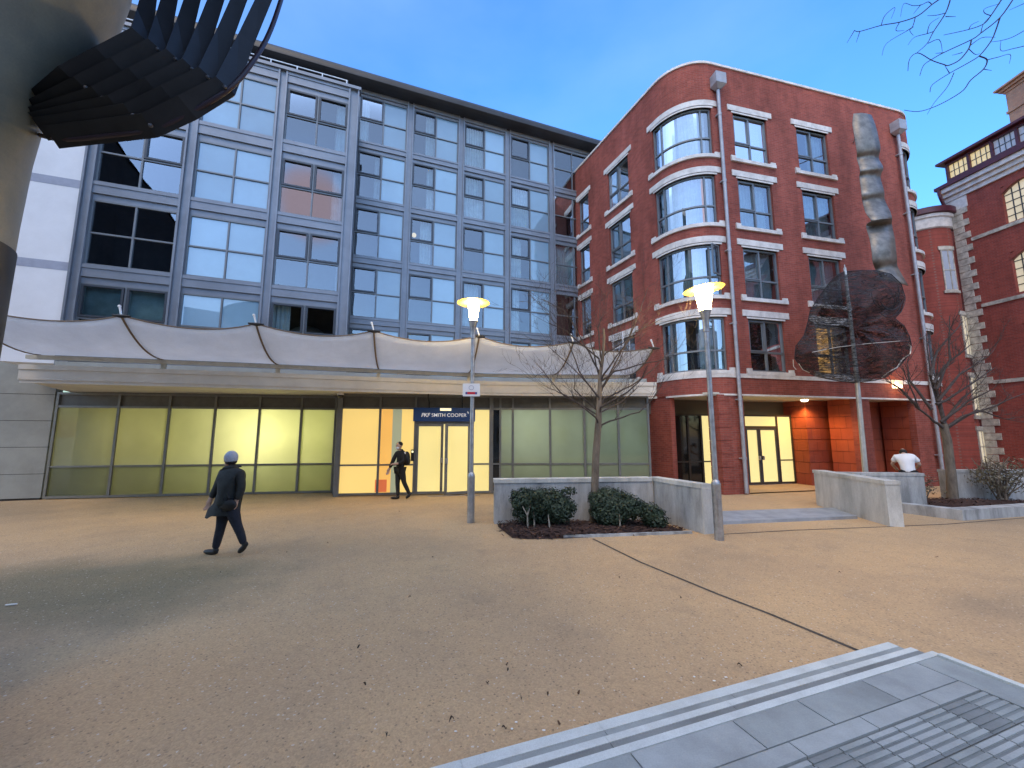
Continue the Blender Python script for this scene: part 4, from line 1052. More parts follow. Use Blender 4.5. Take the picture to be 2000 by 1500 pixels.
# ------------------------------------------------------------------ street lamps
HATU = pmat("lamp_hat", (0.50, 0.36, 0.12), 0.5, metal=0.1)
LGLASS = pmat("lamp_lantern_glass", (1, 0.95, 0.8), emit=(1.0, 0.70, 0.28), est=150.0)
def street_lamp(x, y, h, label, tilt=(0, 0), lit=True):
    t = thing('street_lamp', label, 'street lamp', (x, y, 0), 'lantern street lamps on the square')
    V = lambda a, b_, z: (x + a, y + b_, z)
    b = MB(); b.lathe((x, y, 0), [(0.0, 0.0), (0.085, 0.0), (0.085, 1.02), (0.088, 1.04), (0.07, 1.10), (0.052, 1.13)], 20)
    b.build('base_sleeve', STEEL, t, smooth=40)
    b = MB(); b.lathe((x, y, 0), [(0.050, 1.12), (0.046, h - 1.0), (0.046, h - 0.99), (0.062, h - 0.98), (0.062, h - 0.72), (0.066, h - 0.71), (0.11, h - 0.56), (0.115, h - 0.54), (0.0, h - 0.54)], 18)
    b.pbox(Path([(x - 0.03, y - 0.088), (x + 0.03, y - 0.088)]), 0, 0.06, -0.002, 0.006, 0.45, 0.75)
    b.build('post', STEEL, t, smooth=40)
    b = MB(); z0, z1 = h - 0.535, h - 0.10; w0, w1 = 0.082, 0.135
    ring = lambda w, z: [V(-w, -w, z), V(w, -w, z), V(w, w, z), V(-w, w, z)]
    A, B_ = ring(w0, z0), ring(w1, z1)
    for i in range(4): j = (i + 1) % 4; b.face([A[i], A[j], B_[j], B_[i]])
    b.face(A[::-1]); b.face(B_)
    b.build('lantern_glass', LGLASS, t)
    b = MB()
    for i in range(4): b.tube([Vector(A[i]) * 1.0, Vector(B_[i]) + Vector((0, 0, 0.02))], 0.010, 5)
    b.build('lantern_frame', STEEL, t)
    b = MB(); c_ = Vector((x, y, h - 0.06)); n = 36
    tl = Vector((tilt[0], tilt[1], 1))
    def hp(r, z, a): return c_ + Vector((r * math.cos(a), r * math.sin(a), z - tilt[0] * r * math.cos(a) - tilt[1] * r * math.sin(a)))
    prof_ = [(0.0, -0.02), (0.18, -0.015), (0.385, -0.03), (0.40, -0.025), (0.385, -0.015), (0.2, 0.03), (0.08, 0.085), (0.0, 0.095)]
    b.grid([[hp(r_, z_, 2 * math.pi * i / n) for (r_, z_) in prof_] for i in range(n + 1)])
    b.build('hat', HATU, t, smooth=40)
    return t
street_lamp(-0.945, 9.46, 5.28, 'lit lantern street lamp in front of the shop doors, carrying a white notice')
street_lamp(3.965, 7.95, 5.06, 'lit lantern street lamp beside the right arm of the planter wall', tilt=(-0.10, 0.0))
# notice on the first lamp
nx, ny = -0.945, 9.36
nt = thing('notice_sign', 'small white notice plate with a red band strapped to the lamp post', 'sign', (nx, ny, 3.1))
pa, pb = at(904, 749, ny), at(937, 774, ny)
NP = Path([(pa.x, ny), (pb.x, ny + 0.02)])
b = MB(); b.pbox(NP, 0, NP.L, -0.004, 0.004, pb.z, pa.z); b.build('plate', WHITEP, nt)
b = MB(); zc = pb.z + 0.075
b.pbox(NP, NP.L * 0.16, NP.L * 0.84, 0.0041, 0.0055, zc - 0.028, zc + 0.028); b.build('red_band', pmat("sign_red", (0.55, 0.02, 0.04), 0.5), nt)
b = MB(); b.pbox(NP, NP.L * 0.16, NP.L * 0.28, 0.0056, 0.0065, zc - 0.024, zc + 0.024); b.pbox(NP, NP.L * 0.72, NP.L * 0.84, 0.0056, 0.0065, zc - 0.024, zc + 0.024); b.build('band_end', pmat("sign_blue", (0.05, 0.07, 0.25), 0.5), nt)
b = MB(); um2 = NP.L / 2; b.tube([NP.P(um2 + 0.055 * math.cos(2 * math.pi * i / 16), 0.006, pa.z - 0.10 + 0.05 * math.sin(2 * math.pi * i / 16)) for i in range(17)], 0.005, 4, cap=False); b.build('emblem', pmat("sign_grey", (0.2, 0.22, 0.35), 0.5), nt)
b = MB()
for z in (pb.z + 0.03, pa.z - 0.03, pb.z - 0.55): b.lathe((-0.945, 9.46, 0), [(0.048, z - 0.012), (0.054, z - 0.012), (0.054, z + 0.012), (0.048, z + 0.012)], 14)
b.build('strap', STEEL, nt)

# ------------------------------------------------------------------ planters and low walls
pw = thing('planter_wall', 'L-shaped smooth concrete planter wall with a pale coping behind the dark shrubs', 'wall', (1.5, 9.5, 0))
PWp = Path([(-0.40, 9.30), (3.36, 9.69)]); PWa = Path([(3.34, 9.84), (3.90, 8.40)])
b = MB(); b.pbox(PWp, 0, PWp.L - 0.02, -0.26, 0.0, 0, 0.90); b.pbox(PWa, 0.02, PWa.L, -0.22, 0.02, 0, 0.90); b.build('wall', CONC, pw)
b = MB(); b.pbox(PWp, -0.015, PWp.L - 0.04, -0.275, 0.02, 0.9, 0.985); b.pbox(PWa, 0.0, PWa.L + 0.015, -0.235, 0.035, 0.9, 0.987); b.build('coping', CONC_L, pw)
b = MB(); b.pbox(PWa, PWa.L - 0.0, PWa.L + 0.03, -0.225, 0.03, 0.0, 0.90); b.build('end_panel', CONC_L, pw)
b = MB(); K1 = Path([(1.0, 8.06), (3.66, 8.42)]); b.pbox(K1, 0, K1.L, -0.06, 0.0, 0.0, 0.05); struct(b.build('kerb', CONC))
MULCH = pmat("bark_mulch", (0.055, 0.028, 0.022), 0.95, var=0.6, vscale=18, bump=1.0, bscale=45)
def mulch_bed(name, outline, top, n_chips, seed, label):
    r = random.Random(seed); b = MB()
    cx_ = sum(p[0] for p in outline) / len(outline); cy_ = sum(p[1] for p in outline) / len(outline)
    rows = []
    for k in range(7):
        f = 1 - k / 6
        rows.append([(cx_ + (p[0] - cx_) * f, cy_ + (p[1] - cy_) * f, 0.008 + top * (1 - f) ** 0.5 + r.uniform(0, 0.02) * (k > 0)) for p in outline + outline[:1]])
    b.grid(rows)
    xs = [p[0] for p in outline]; ys = [p[1] for p in outline]
    def inside(x, y):
        c = False; j = len(outline) - 1
        for i in range(len(outline)):
            if (outline[i][1] > y) != (outline[j][1] > y) and x < (outline[j][0] - outline[i][0]) * (y - outline[i][1]) / (outline[j][1] - outline[i][1]) + outline[i][0]: c = not c
            j = i
        return c
    k = 0
    while k < n_chips:
        x, y = r.uniform(min(xs) - 0.15, max(xs)), r.uniform(min(ys) - 0.12, max(ys))
        spill = r.random() < 0.05
        if not inside(x, y) and not (spill and inside(x + 0.12, y + 0.1)): continue
        k += 1
        d = max(abs(x - cx_) / (max(xs) - min(xs)) * 2, abs(y - cy_) / (max(ys) - min(ys)) * 2)
        z = 0.012 + (top * max(0.1, 1 - d) ** 0.5 if inside(x, y) else 0) + r.uniform(0, 0.03)
        a, L, w = r.uniform(0, 6.28), r.uniform(0.02, 0.06), r.uniform(0.008, 0.02)
        ca, sa = math.cos(a), math.sin(a); tz_ = r.uniform(-0.02, 0.02)
        q = [Vector((x + ca * L * i - sa * w * j, y + sa * L * i + ca * w * j, max(0.008, z + tz_ * i + (0.006 if abs(i) < 0.5 else 0)))) for (i, j) in ((-1, -1), (1, -1), (1, 1), (-1, 1))]
        b.face(q, m=r.choice((0, 0, 1)))
    o = b.build(name, [MULCH, pmat("bark_chip", (0.10, 0.048, 0.03), 0.9, var=0.4, vscale=10)], None); o['kind'] = 'stuff'; o['label'] = label
    return o
mulch_bed('bark_mulch', [(-0.30, 9.0), (-0.32, 9.28), (1.5, 9.45), (3.36, 9.66), (3.62, 8.50), (2.4, 8.28), (1.05, 8.05), (0.3, 7.98), (0.0, 8.08)], 0.10, 1500, 1, 'dark bark mulch spilling from the planter in front of the wall')

def leafy(name, parts_, label, group, leaf, stemmat, n, seed, size=0.034, stems=()):
    t = thing(name, label, 'shrub', (parts_[0][0][0], parts_[0][0][1], 0), group)
    r = random.Random(seed); b = MB()
    parts_ = parts_ + [((c[0] + r.uniform(-1, 1) * rad[0], c[1] + r.uniform(-1, .3) * rad[1], c[2] + r.uniform(-.4, 1.0) * rad[2]), (rad[0] * r.uniform(.2, .4), rad[1] * r.uniform(.25, .45), rad[2] * r.uniform(.25, .5))) for (c, rad) in parts_ for _ in range(5)]
    for (c, rad) in parts_:
        for _ in range(int(n * rad[0] * rad[1] * rad[2] / 0.03)):
            while True:
                d = Vector((r.uniform(-1, 1), r.uniform(-1, 1), r.uniform(-1, 1)))
                if d.length < 1: break
            d = d.normalized() * (d.length ** 0.45) * r.uniform(0.7, 1.26)
            p = Vector((c[0] + d.x * rad[0], c[1] + d.y * rad[1], max(0.1, c[2] + d.z * rad[2])))
            nrm = (d + Vector((r.uniform(-.7, .7), r.uniform(-.7, .7), r.uniform(-.2, .9)))).normalized()
            a = nrm.orthogonal().normalized(); e = nrm.cross(a); th = r.uniform(0, 6.28)
            x_, y_ = a * math.cos(th) + e * math.sin(th), e * math.cos(th) - a * math.sin(th)
            L, w = size * r.uniform(0.7, 1.5), size * 0.4 * r.uniform(0.7, 1.3)
            b.face([p - x_ * L, p - y_ * w, p + x_ * L, p + y_ * w], m=r.choice((0, 0, 1, 2)))
    b.build('foliage', leaf, t, fix=False)
    b = MB()
    for s_ in stems: b.tube(s_, [0.022 - 0.012 * i / max(1, len(s_) - 1) for i in range(len(s_))], 6)
    if stems: b.build('stem', stemmat, t, smooth=60)
    return t
LEAF = [pmat("yew_leaf", (0.022, 0.044, 0.022), 0.6), pmat("yew_leaf_deep", (0.011, 0.025, 0.013), 0.6), pmat("yew_leaf_tip", (0.040, 0.065, 0.034), 0.6)]
BARK = pmat("grey_bark", (0.16, 0.13, 0.10), 0.9, var=0.4, vscale=9, bump=0.5, bscale=40, stretch=(1, 1, 0.3))
BARK_P = pmat("pale_bark", (0.34, 0.30, 0.24), 0.85, var=0.35, vscale=9, bump=0.4, bscale=40, stretch=(1, 1, 0.3))
BARK_D = pmat("dark_twig", (0.07, 0.055, 0.05), 0.9, var=0.4, vscale=12)
def G2(px, py, z=0.06): return gnd(px, py, z)
leafy('shrub', [((0.28, 8.88, 0.60), (0.30, 0.25, 0.22)), ((0.72, 8.85, 0.57), (0.52, 0.32, 0.27)), ((1.0, 8.78, 0.42), (0.32, 0.28, 0.26)), ((0.5, 8.9, 0.35), (0.45, 0.25, 0.24))],
      'broad dark evergreen shrub with bare pale stems at the left end of the planter', 'evergreen shrubs in the planter', LEAF, BARK_P, 3400, 11,
      stems=[[(0.33, 8.62, 0.05), (0.32, 8.60, 0.33), (0.22, 8.66, 0.5)], [(0.32, 8.60, 0.33), (0.40, 8.68, 0.55)], [(0.47, 8.66, 0.05), (0.46, 8.66, 0.4)], [(0.78, 8.52, 0.05), (0.75, 8.55, 0.35)]])
leafy('shrub', [((2.15, 8.98, 0.55), (0.42, 0.32, 0.27)), ((2.45, 8.92, 0.45), (0.36, 0.3, 0.26)), ((2.1, 8.9, 0.30), (0.35, 0.3, 0.24))],
      'rounded dark evergreen shrub just right of the tree trunk', 'evergreen shrubs in the planter', LEAF, BARK_P, 3400, 12, stems=[[(2.25, 8.62, 0.05), (2.25, 8.65, 0.35)]])
leafy('shrub', [((2.95, 8.85, 0.33), (0.24, 0.22, 0.2)), ((3.05, 8.8, 0.2), (0.26, 0.2, 0.15))],
      'smallest dark evergreen shrub near the inner corner of the planter', 'evergreen shrubs in the planter', LEAF, BARK_P, 3400, 13)

# ramp walls
rw = thing('ramp_wall', 'pale concrete ramp wall with coping, end face towards the square', 'wall', (8.4, 10, 0))
RWp = Path([(8.70, 11.75), (8.27, 9.06)]); b = MB()
b.pbox(RWp, 0, RWp.L, -0.28, 0.0, 0, 0.90); b.build('wall', CONC_L, rw)
b = MB(); b.pbox(RWp, -0.02, RWp.L + 0.015, -0.295, 0.02, 0.9, 0.985); b.build('coping', CONC_L, rw)
gw = thing('planter_wall', 'short grey concrete wall the person in white leans behind', 'wall', (10, 11, 0))
GWp = Path([(8.98, 11.05), (10.95, 10.84)]); b = MB(); b.pbox(GWp, 0, GWp.L, -0.24, 0.0, 0, 0.9); b.build('wall', CONC, gw)
b = MB(); b.pbox(GWp, 0, GWp.L + 0.01, -0.255, 0.015, 0.9, 0.975); b.build('coping', CONC, gw)
hw = thing('planter_wall', 'grey concrete wall behind the bare tree at the right edge', 'wall', (13.4, 11.9, 0))
HWp = Path([(12.65, 11.85), (16.5, 11.95)]); b = MB(); b.pbox(HWp, 0, HWp.L, -0.24, 0.0, 0, 0.9); b.build('wall', CONC, hw)
b = MB(); b.pbox(HWp, -0.01, HWp.L, -0.255, 0.015, 0.9, 0.975); b.build('coping', CONC, hw)
pk = thing('raised_planter', 'low raised planting bed with a wide concrete kerb at the right edge', 'planter', (10.6, 10, 0))
KP = Path([(9.75, 11.0), (10.55, 9.66), (16.5, 11.1)]); b = MB(); b.pbox(KP, 0, KP.L, -0.3, 0.0, 0, 0.24); b.build('kerb', CONC, pk)
mulch_bed('bark_mulch', [(10.2, 11.0), (10.75, 10.05), (16, 11.35), (16, 11.8), (12.0, 12.4), (10.6, 11.6)], 0.20, 900, 2, 'dark bark mulch in the raised bed under the right-hand tree')
LEAF2 = [pmat("winter_leaf", (0.11, 0.095, 0.05), 0.7), pmat("winter_leaf_dark", (0.07, 0.055, 0.035), 0.7), pmat("winter_leaf_pale", (0.20, 0.17, 0.12), 0.7)]
def tw(cx_, cy_, z0, n, r, h, spread):
    return [[(cx_ + r.uniform(-.1, .1), cy_ + r.uniform(-.1, .1), z0), (cx_ + r.uniform(-.5, .5) * spread, cy_ + r.uniform(-.3, .3) * spread, z0 + h * r.uniform(.4, .7)), (cx_ + r.uniform(-1, 1) * spread, cy_ + r.uniform(-.6, .6) * spread, z0 + h * r.uniform(.7, 1.1))] for _ in range(n)]
r_ = random.Random(8)
leafy('shrub', [((13.7, 11.45, 0.85), (0.75, 0.35, 0.45))], 'straggly brown winter shrub at the far right of the raised bed', 'winter shrubs in the raised bed', LEAF2, BARK, 260, 21, 0.035, tw(13.7, 11.45, 0.2, 26, r_, 1.1, 0.8))
leafy('shrub', [((11.2, 11.35, 0.55), (0.45, 0.3, 0.3))], 'low pale winter shrub beside the brick pier and the short grey wall', 'winter shrubs in the raised bed', LEAF2, BARK, 300, 22, 0.03, tw(11.2, 11.35, 0.1, 16, r_, 0.7, 0.5))

# ------------------------------------------------------------------ bare trees
def twigs(b, p, d, L, rad, depth, r, k=3, droop=0.0):
    n = 4; pts = [p.copy()]; q = p.copy(); dd = d.copy()
    for i in range(n):
        dd = (dd + Vector((r.uniform(-.28, .28), r.uniform(-.28, .28), r.uniform(-.16, .30) - droop))).normalized(); q = q + dd * (L / n); pts.append(q.copy())
    b.tube(pts, [rad * (1 - 0.6 * i / n) for i in range(n + 1)], 5 if rad > 0.006 else 4, cap=False)
    if depth <= 0: return
    for _ in range(k):
        i = r.randint(1, n); s_ = (dd + Vector((r.uniform(-1, 1), r.uniform(-1, 1), r.uniform(-.5, .9)))).normalized()
        twigs(b, pts[i], s_, L * r.uniform(0.45, 0.7), max(0.0028, rad * 0.5), depth - 1, r, k, droop)
def limb(b, pts, r0, r1, r, tw=2, L=0.5, depth=1, k=2):
    pts = [Vector(p) for p in pts]; fine = []
    for a, c in zip(pts, pts[1:]):
        for i in range(3):
            t = i / 3; fine.append(a.lerp(c, t) + Vector((r.uniform(-.015, .015), r.uniform(-.015, .015), r.uniform(-.015, .015))) * (len(fine) > 0))
    fine.append(pts[-1]); m = len(fine) - 1
    b.tube(fine, [r0 + (r1 - r0) * i / m for i in range(m + 1)], 7, cap=True)
    for _ in range(tw):
        i = r.randint(max(1, m // 3), m); d = (fine[min(m, i)] - fine[max(0, i - 1)]).normalized()
        s_ = (d + Vector((r.uniform(-.9, .9), r.uniform(-.9, .9), r.uniform(-.3, .8)))).normalized()
        twigs(b, fine[i], s_, L * r.uniform(.6, 1.2), max(0.004, r1 * 0.8), depth, r, k)
def z6(x, y): return (1040 + x / 3.75, 540 + y / 3.75)
r = random.Random(17)
t1 = thing('bare_tree', 'leafless young tree with a grey trunk and upswept branches in the planter', 'tree', (1.78, 9.08, 0), 'leafless trees on the square')
base = Vector((1.80, 9.06, 0.05)); top = at(1169, 820, 9.06)
b = MB(); tp = [base, base.lerp(top, .33) + Vector((-0.02, 0, 0)), base.lerp(top, .66) + Vector((-0.025, 0, 0)), top, at(1171, 770, 9.06), at(1172, 730, 9.08)]
b.tube(tp, [0.105, 0.085, 0.08, 0.072, 0.052, 0.042], 12)
b.tube([at(1172, 735, 9.08), at(1177, 700, 9.06), at(1180, 660, 9.05), at(1179, 642, 9.05)], [0.042, 0.036, 0.030, 0.024], 8)
b.ell(base + Vector((0, 0, 0)), (0.16, 0.16, 0.07)); b.build('trunk', BARK, t1, smooth=60)
LIMBS = [([(465, 1030), (240, 870), (130, 820)], -.5), ([(480, 985), (305, 830), (308, 715)], .3), ([(488, 890), (340, 690), (265, 480), (220, 400)], -.3), ([(490, 740), (430, 500), (400, 265)], .2),
         ([(490, 690), (380, 500), (240, 250), (60, 165)], .5), ([(485, 600), (250, 400), (120, 340)], -.2), ([(540, 690), (600, 600), (760, 400), (950, 310)], -.4), ([(520, 800), (640, 620), (740, 340)], .3), ([(530, 780), (690, 480), (790, 250), (845, 80)], 0.1),
         ([(500, 960), (700, 840), (810, 735), (835, 655)], -.5), ([(505, 1085), (600, 1050), (780, 990), (880, 900), (960, 750)], .2), ([(520, 900), (720, 800), (880, 690), (985, 560)], .5), ([(600, 700), (850, 630), (1000, 600)], -.6),
         ([(470, 1010), (230, 870), (130, 760), (30, 640)], .6), ([(480, 880), (350, 720), (90, 490)], .1), ([(500, 1000), (640, 930), (780, 800)], .6), ([(500, 600), (540, 560), (690, 470), (790, 420)], .2), ([(495, 560), (480, 380), (500, 310)], -.1)]
b = MB()
for pl_, dep in LIMBS:
    y0_ = min(1120, pl_[0][1] + 70); pl_ = [(490 + max(0, 900 - y0_) * 0.07, y0_)] + pl_          # every limb leaves the trunk itself
    n = len(pl_); ps = [at(*z6(*p), 9.06 + dep * (i / (n - 1)) ** 1.2) for i, p in enumerate(pl_)]
    limb(b, ps, 0.026, 0.006, r, 8, 0.9, 2, 3)
b.build('crown', BARK_D, t1, smooth=60)
# second tree, raised bed on the right
t2 = thing('bare_tree', 'leafless multi-stemmed tree in the raised bed before the dark red building', 'tree', (12.6, 11.7, 0), 'leafless trees on the square')
Y2 = 11.7
b = MB(); b.tube([at(1862, 985, Y2), at(1858, 930, Y2), at(1850, 860, Y2), at(1842, 828, Y2)], [0.13, 0.11, 0.10, 0.09], 12); b.build('trunk', BARK, t2, smooth=60)
def z8(x, y): return (1760 + x / 3.4875, 600 + y / 3.4875)
b = MB()
for pl_, dep in [([(300, 830), (230, 780), (120, 690), (20, 440)], -.4), ([(300, 825), (250, 640), (200, 470), (170, 180)], .3), ([(300, 820), (420, 740), (620, 680), (837, 590)], -.3), ([(300, 800), (240, 560), (250, 380)], .2), ([(280, 790), (420, 620), (520, 540)], .5),
                 ([(270, 780), (460, 640), (620, 560)], -.5), ([(240, 660), (330, 620), (480, 520), (640, 410)], .2), ([(220, 520), (300, 400), (480, 250)], .4), ([(240, 560), (330, 360), (330, 60)], .1), ([(200, 470), (240, 300), (420, 100)], .4), ([(120, 690), (0, 560), (-100, 500)], -.3), ([(250, 640), (400, 460), (600, 330)], -.2), ([(210, 700), (60, 500), (40, 380)], 0.4), ([(300, 830), (520, 700), (700, 760)], .2)]:
    n = len(pl_); ps = [at(*z8(*p), Y2 + dep * (i / (n - 1))) for i, p in enumerate(pl_)]
    limb(b, ps, 0.045, 0.012, r, 7, 0.7, 2, 3)
b.build('crown', BARK_D, t2, smooth=60)
# overhanging tree, upper right: trunk stands outside the view
t3 = thing('overhanging_tree', 'bare twigs of a tree hanging into the sky at the upper right corner', 'tree', (10.5, 5.6, 0), 'leafless trees on the square')
b = MB(); b.tube([(10.5, 5.6, 0), (10.45, 5.6, 3), (10.3, 5.55, 6), (10.0, 5.5, 8.0)], [0.24, 0.20, 0.17, 0.13], 12); b.build('trunk', BARK, t3, smooth=60)
TW = [[(1100, -20), (1000, 50), (850, 170), (650, 240), (450, 275), (220, 340), (160, 330)], [(820, 190), (790, 290), (720, 340), (510, 470), (460, 600)], [(450, 275), (490, 170), (600, 80), (560, 200)], [(160, 330), (80, 465)], [(220, 340), (180, 460)],
      [(1000, 50), (960, 20), (880, 55), (790, 60), (695, 40), (660, 180)], [(650, 240), (610, 330), (700, 330)], [(720, 340), (800, 290), (760, 330), (800, 385)], [(880, 50), (800, 150)],
      [(1205, -20), (1150, 140), (1020, 340), (950, 470), (840, 570)], [(1020, 340), (950, 365), (810, 405), (740, 490)], [(1150, 140), (1050, 165), (950, 170)], [(1150, 180), (1260, 180)], [(960, 470), (1080, 430), (1115, 560)], [(950, 360), (980, 260), (1080, 190)],
      [(1890, -20), (1740, 190), (1530, 360), (1430, 430), (1130, 570), (990, 650), (910, 710), (870, 820)], [(1740, 190), (1690, 340), (1640, 450), (1520, 600), (1380, 690), (1200, 790), (1010, 915), (980, 1000)],
      [(1430, 430), (1400, 530), (1300, 650), (1180, 710), (1130, 700), (1000, 655), (850, 575), (760, 640), (740, 770)], [(1520, 610), (1600, 650), (1560, 750), (1420, 870), (1340, 980), (1170, 1090), (1000, 1170), (850, 1210), (700, 1195)],
      [(1240, 790), (1170, 940), (1030, 1110), (950, 1240)], [(1600, 650), (1720, 620), (1850, 590), (1840, 690)], [(1760, -10), (1640, 170), (1560, 260), (1400, 320), (1130, 380)], [(2040, 310), (1880, 400), (1750, 440), (1640, 455)], [(2040, 490), (1870, 530), (1750, 550), (1750, 440)], [(2040, 20), (1840, 110)],
      [(1640, 170), (1570, 140), (1580, 90), (1740, 40)], [(1530, 360), (1560, 260), (1640, 170)], [(1400, 530), (1470, 590), (1520, 580)], [(1410, 500), (1540, 410), (1690, 405)], [(1190, 790), (1140, 710)], [(1560, 750), (1650, 765)], [(1330, 570), (1220, 600)], [(1130, 570), (1040, 580)], [(1400, 320), (1430, 270), (1510, 230)]]
b = MB(); YT = 5.4
for i, pl_ in enumerate(TW):
    dz = ((i * 37) % 11 - 5) * 0.05
    r0 = 0.010 if i in (0, 9, 15, 16, 17, 18, 21) else 0.0062
    ps = [at(1640 + p[0] / 5.555, p[1] / 5.555, YT + dz * 0.2) for p in pl_]; n = len(ps) - 1
    if len(ps) > 2:
        fine = []
        for j in range(n):
            for q in range(4):
                t_ = q / 4; p0, p1, p2, p3 = ps[max(0, j - 1)], ps[j], ps[j + 1], ps[min(n, j + 2)]
                fine.append(0.5 * ((2 * p1) + (p2 - p0) * t_ + (2 * p0 - 5 * p1 + 4 * p2 - p3) * t_ ** 2 + (3 * p1 - p0 - 3 * p2 + p3) * t_ ** 3))
        fine.append(ps[-1]); ps = fine; n = len(ps) - 1
    b.tube(ps, [r0 * (1 - 0.6 * q / n) for q in range(n + 1)], 5, cap=False)
for (px, py) in ((1838, -4), (1857, -4), (1980, -4), (1957, -2)):        # boughs outside the picture that carry the twigs
    p = at(px, py, YT); b.tube([p, p + Vector((0.5, 0.05, 0.45)), p.lerp(Vector((10.0, 5.5, 8.0)), 0.5) + Vector((0, 0, 0.7)), (10.0, 5.5, 8.0)], [0.010, 0.02, 0.05, 0.09], 7)
for p in (at(2007, 56, YT), at(2007, 88, YT), at(2007, 4, YT)): b.tube([p, p + Vector((0.6, 0.0, 0.3)), (10.1, 5.5, 7.4)], [0.007, 0.02, 0.07], 6)
b.build('crown', pmat("slate_twig", (0.045, 0.05, 0.075), 0.9), t3, smooth=60)

# ------------------------------------------------------------------ people
def skin(verts, edges, rad, sub=2, root=0):
    me = bpy.data.meshes.new('tmp'); me.from_pydata([tuple(v) for v in verts], edges, [])
    o = bpy.data.objects.new('tmp', me); col.objects.link(o)
    sk = o.modifiers.new('s', 'SKIN'); sk.use_smooth_shade = True
    if not me.skin_vertices: me.skin_vertices.new()
    for i, rr in enumerate(rad):
        d = me.skin_vertices[0].data[i]; d.radius = rr if hasattr(rr, '__len__') else (rr, rr); d.use_root = (i == root)
    ss = o.modifiers.new('u', 'SUBSURF'); ss.levels = sub; ss.render_levels = sub
    dg = bpy.context.evaluated_depsgraph_get(); dg.update()
    m2 = bpy.data.meshes.new_from_object(o.evaluated_get(dg)); bpy.data.objects.remove(o); bpy.data.meshes.remove(me)
    return m2
def figure_mesh(name, chains, mat, parent, sub=2, root=0):
    """chains = list of [(x,y,z,r or (rx,ry)), ...]; points that coincide are joined"""
    V, E, Rr, key = [], [], [], {}
    for ch in chains:
        prev = None
        for (x, y, z, rr) in ch:
            k = (round(x, 3), round(y, 3), round(z, 3))
            if k not in key: key[k] = len(V); V.append((x, y, z)); Rr.append(rr)
            i = key[k]
            if prev is not None and prev != i: E.append((prev, i))
            prev = i
    me = skin(V, E, Rr, sub, root); me.name = name; me.materials.clear(); me.materials.append(mat)
    o = bpy.data.objects.new(name, me); col.objects.link(o); o.parent = parent
    return o
SKIN = pmat("skin", (0.50, 0.32, 0.24), 0.6)
def pmesh(b, name, mats, parent, smooth=60):
    o = b.build(name, mats, None, smooth=smooth); o.parent = parent; return o      # vertices already in the person's own space
def hand_chains(w, d, up, s=1.0):
    """palm, four fingers of unequal length and a thumb from the wrist w along d"""
    w = Vector(w); d = Vector(d).normalized(); side = d.cross(Vector(up)).normalized(); n = side.cross(d)
    ch = []; pc = w + d * 0.05 * s; T = lambda v, r_: (v.x, v.y, v.z, r_)
    ch.append([T(w, 0.026 * s), T(pc, (0.036 * s))])
    for i, (off, L) in enumerate(((-0.03, 0.062), (-0.010, 0.075), (0.010, 0.07), (0.029, 0.054))):
        k = pc + d * 0.035 * s + side * off * s; m1 = k + d * L * 0.55 * s + n * -0.012 * s; m2 = m1 + d * L * 0.4 * s + n * -0.028 * s
        ch.append([T(pc, 0.036 * s), T(k, 0.011 * s), T(m1, 0.0095 * s), T(m2, 0.008 * s)])
    k = w + d * 0.025 * s - side * 0.034 * s; ch.append([T(w, 0.026 * s), T(k, 0.013 * s), T(k + d * 0.04 * s - side * 0.018 * s, 0.011 * s)])
    return ch
def head(b, c, s, face, skinm=0):
    """skull, jaw, nose, ears, eyes, mouth; face = unit vector the face looks along"""
    c = Vector(c); f = Vector(face).normalized(); up = Vector((0, 0, 1)); rt = f.cross(up).normalized()
    rot = Matrix((rt, f, up)).transposed()
    b.ell(c + up * 0.02 * s, (0.078 * s, 0.098 * s, 0.105 * s), 16, 12, skinm, rot); b.ell(c - up * 0.055 * s + f * 0.02 * s, (0.058 * s, 0.07 * s, 0.068 * s), 12, 9, skinm, rot)
    b.ell(c + f * 0.10 * s - up * 0.015 * s, (0.014 * s, 0.022 * s, 0.03 * s), 8, 6, skinm, rot)
    for sg in (-1, 1):
        b.ell(c + rt * sg * 0.08 * s - up * 0.005 * s, (0.012 * s, 0.02 * s, 0.032 * s), 8, 6, skinm, rot)
        b.ell(c + f * 0.088 * s + rt * sg * 0.032 * s + up * 0.018 * s, (0.013 * s, 0.008 * s, 0.008 * s), 8, 6, 1, rot)
    b.ell(c + f * 0.084 * s - up * 0.065 * s, (0.024 * s, 0.008 * s, 0.006 * s), 8, 5, 2, rot)
EYE_M = pmat("eye_dark", (0.02, 0.018, 0.016), 0.3); LIP = pmat("lips", (0.35, 0.14, 0.12), 0.5)
COAT = pmat("dark_green_black_coat", (0.020, 0.023, 0.022), 0.8, var=0.3, vscale=14, bump=0.3, bscale=30)
TROU = pmat("dark_navy_trousers", (0.014, 0.017, 0.028), 0.85, var=0.3, vscale=14, bump=0.3, bscale=30)
SHOE = pmat("black_shoe", (0.010, 0.009, 0.009), 0.5)
HATM = pmat("pale_grey_knit", (0.40, 0.44, 0.52), 0.95, var=0.2, vscale=40, bump=0.4, bscale=90)
JACK = pmat("black_jacket", (0.008, 0.008, 0.009), 0.75, var=0.3, vscale=14, bump=0.25, bscale=30)
BAGM = pmat("black_bag", (0.006, 0.006, 0.007), 0.55)
TEE = pmat("white_tshirt", (0.78, 0.78, 0.80), 0.9, var=0.06, bump=0.3, bscale=12)
HAIR = pmat("dark_hair", (0.012, 0.009, 0.008), 0.7)
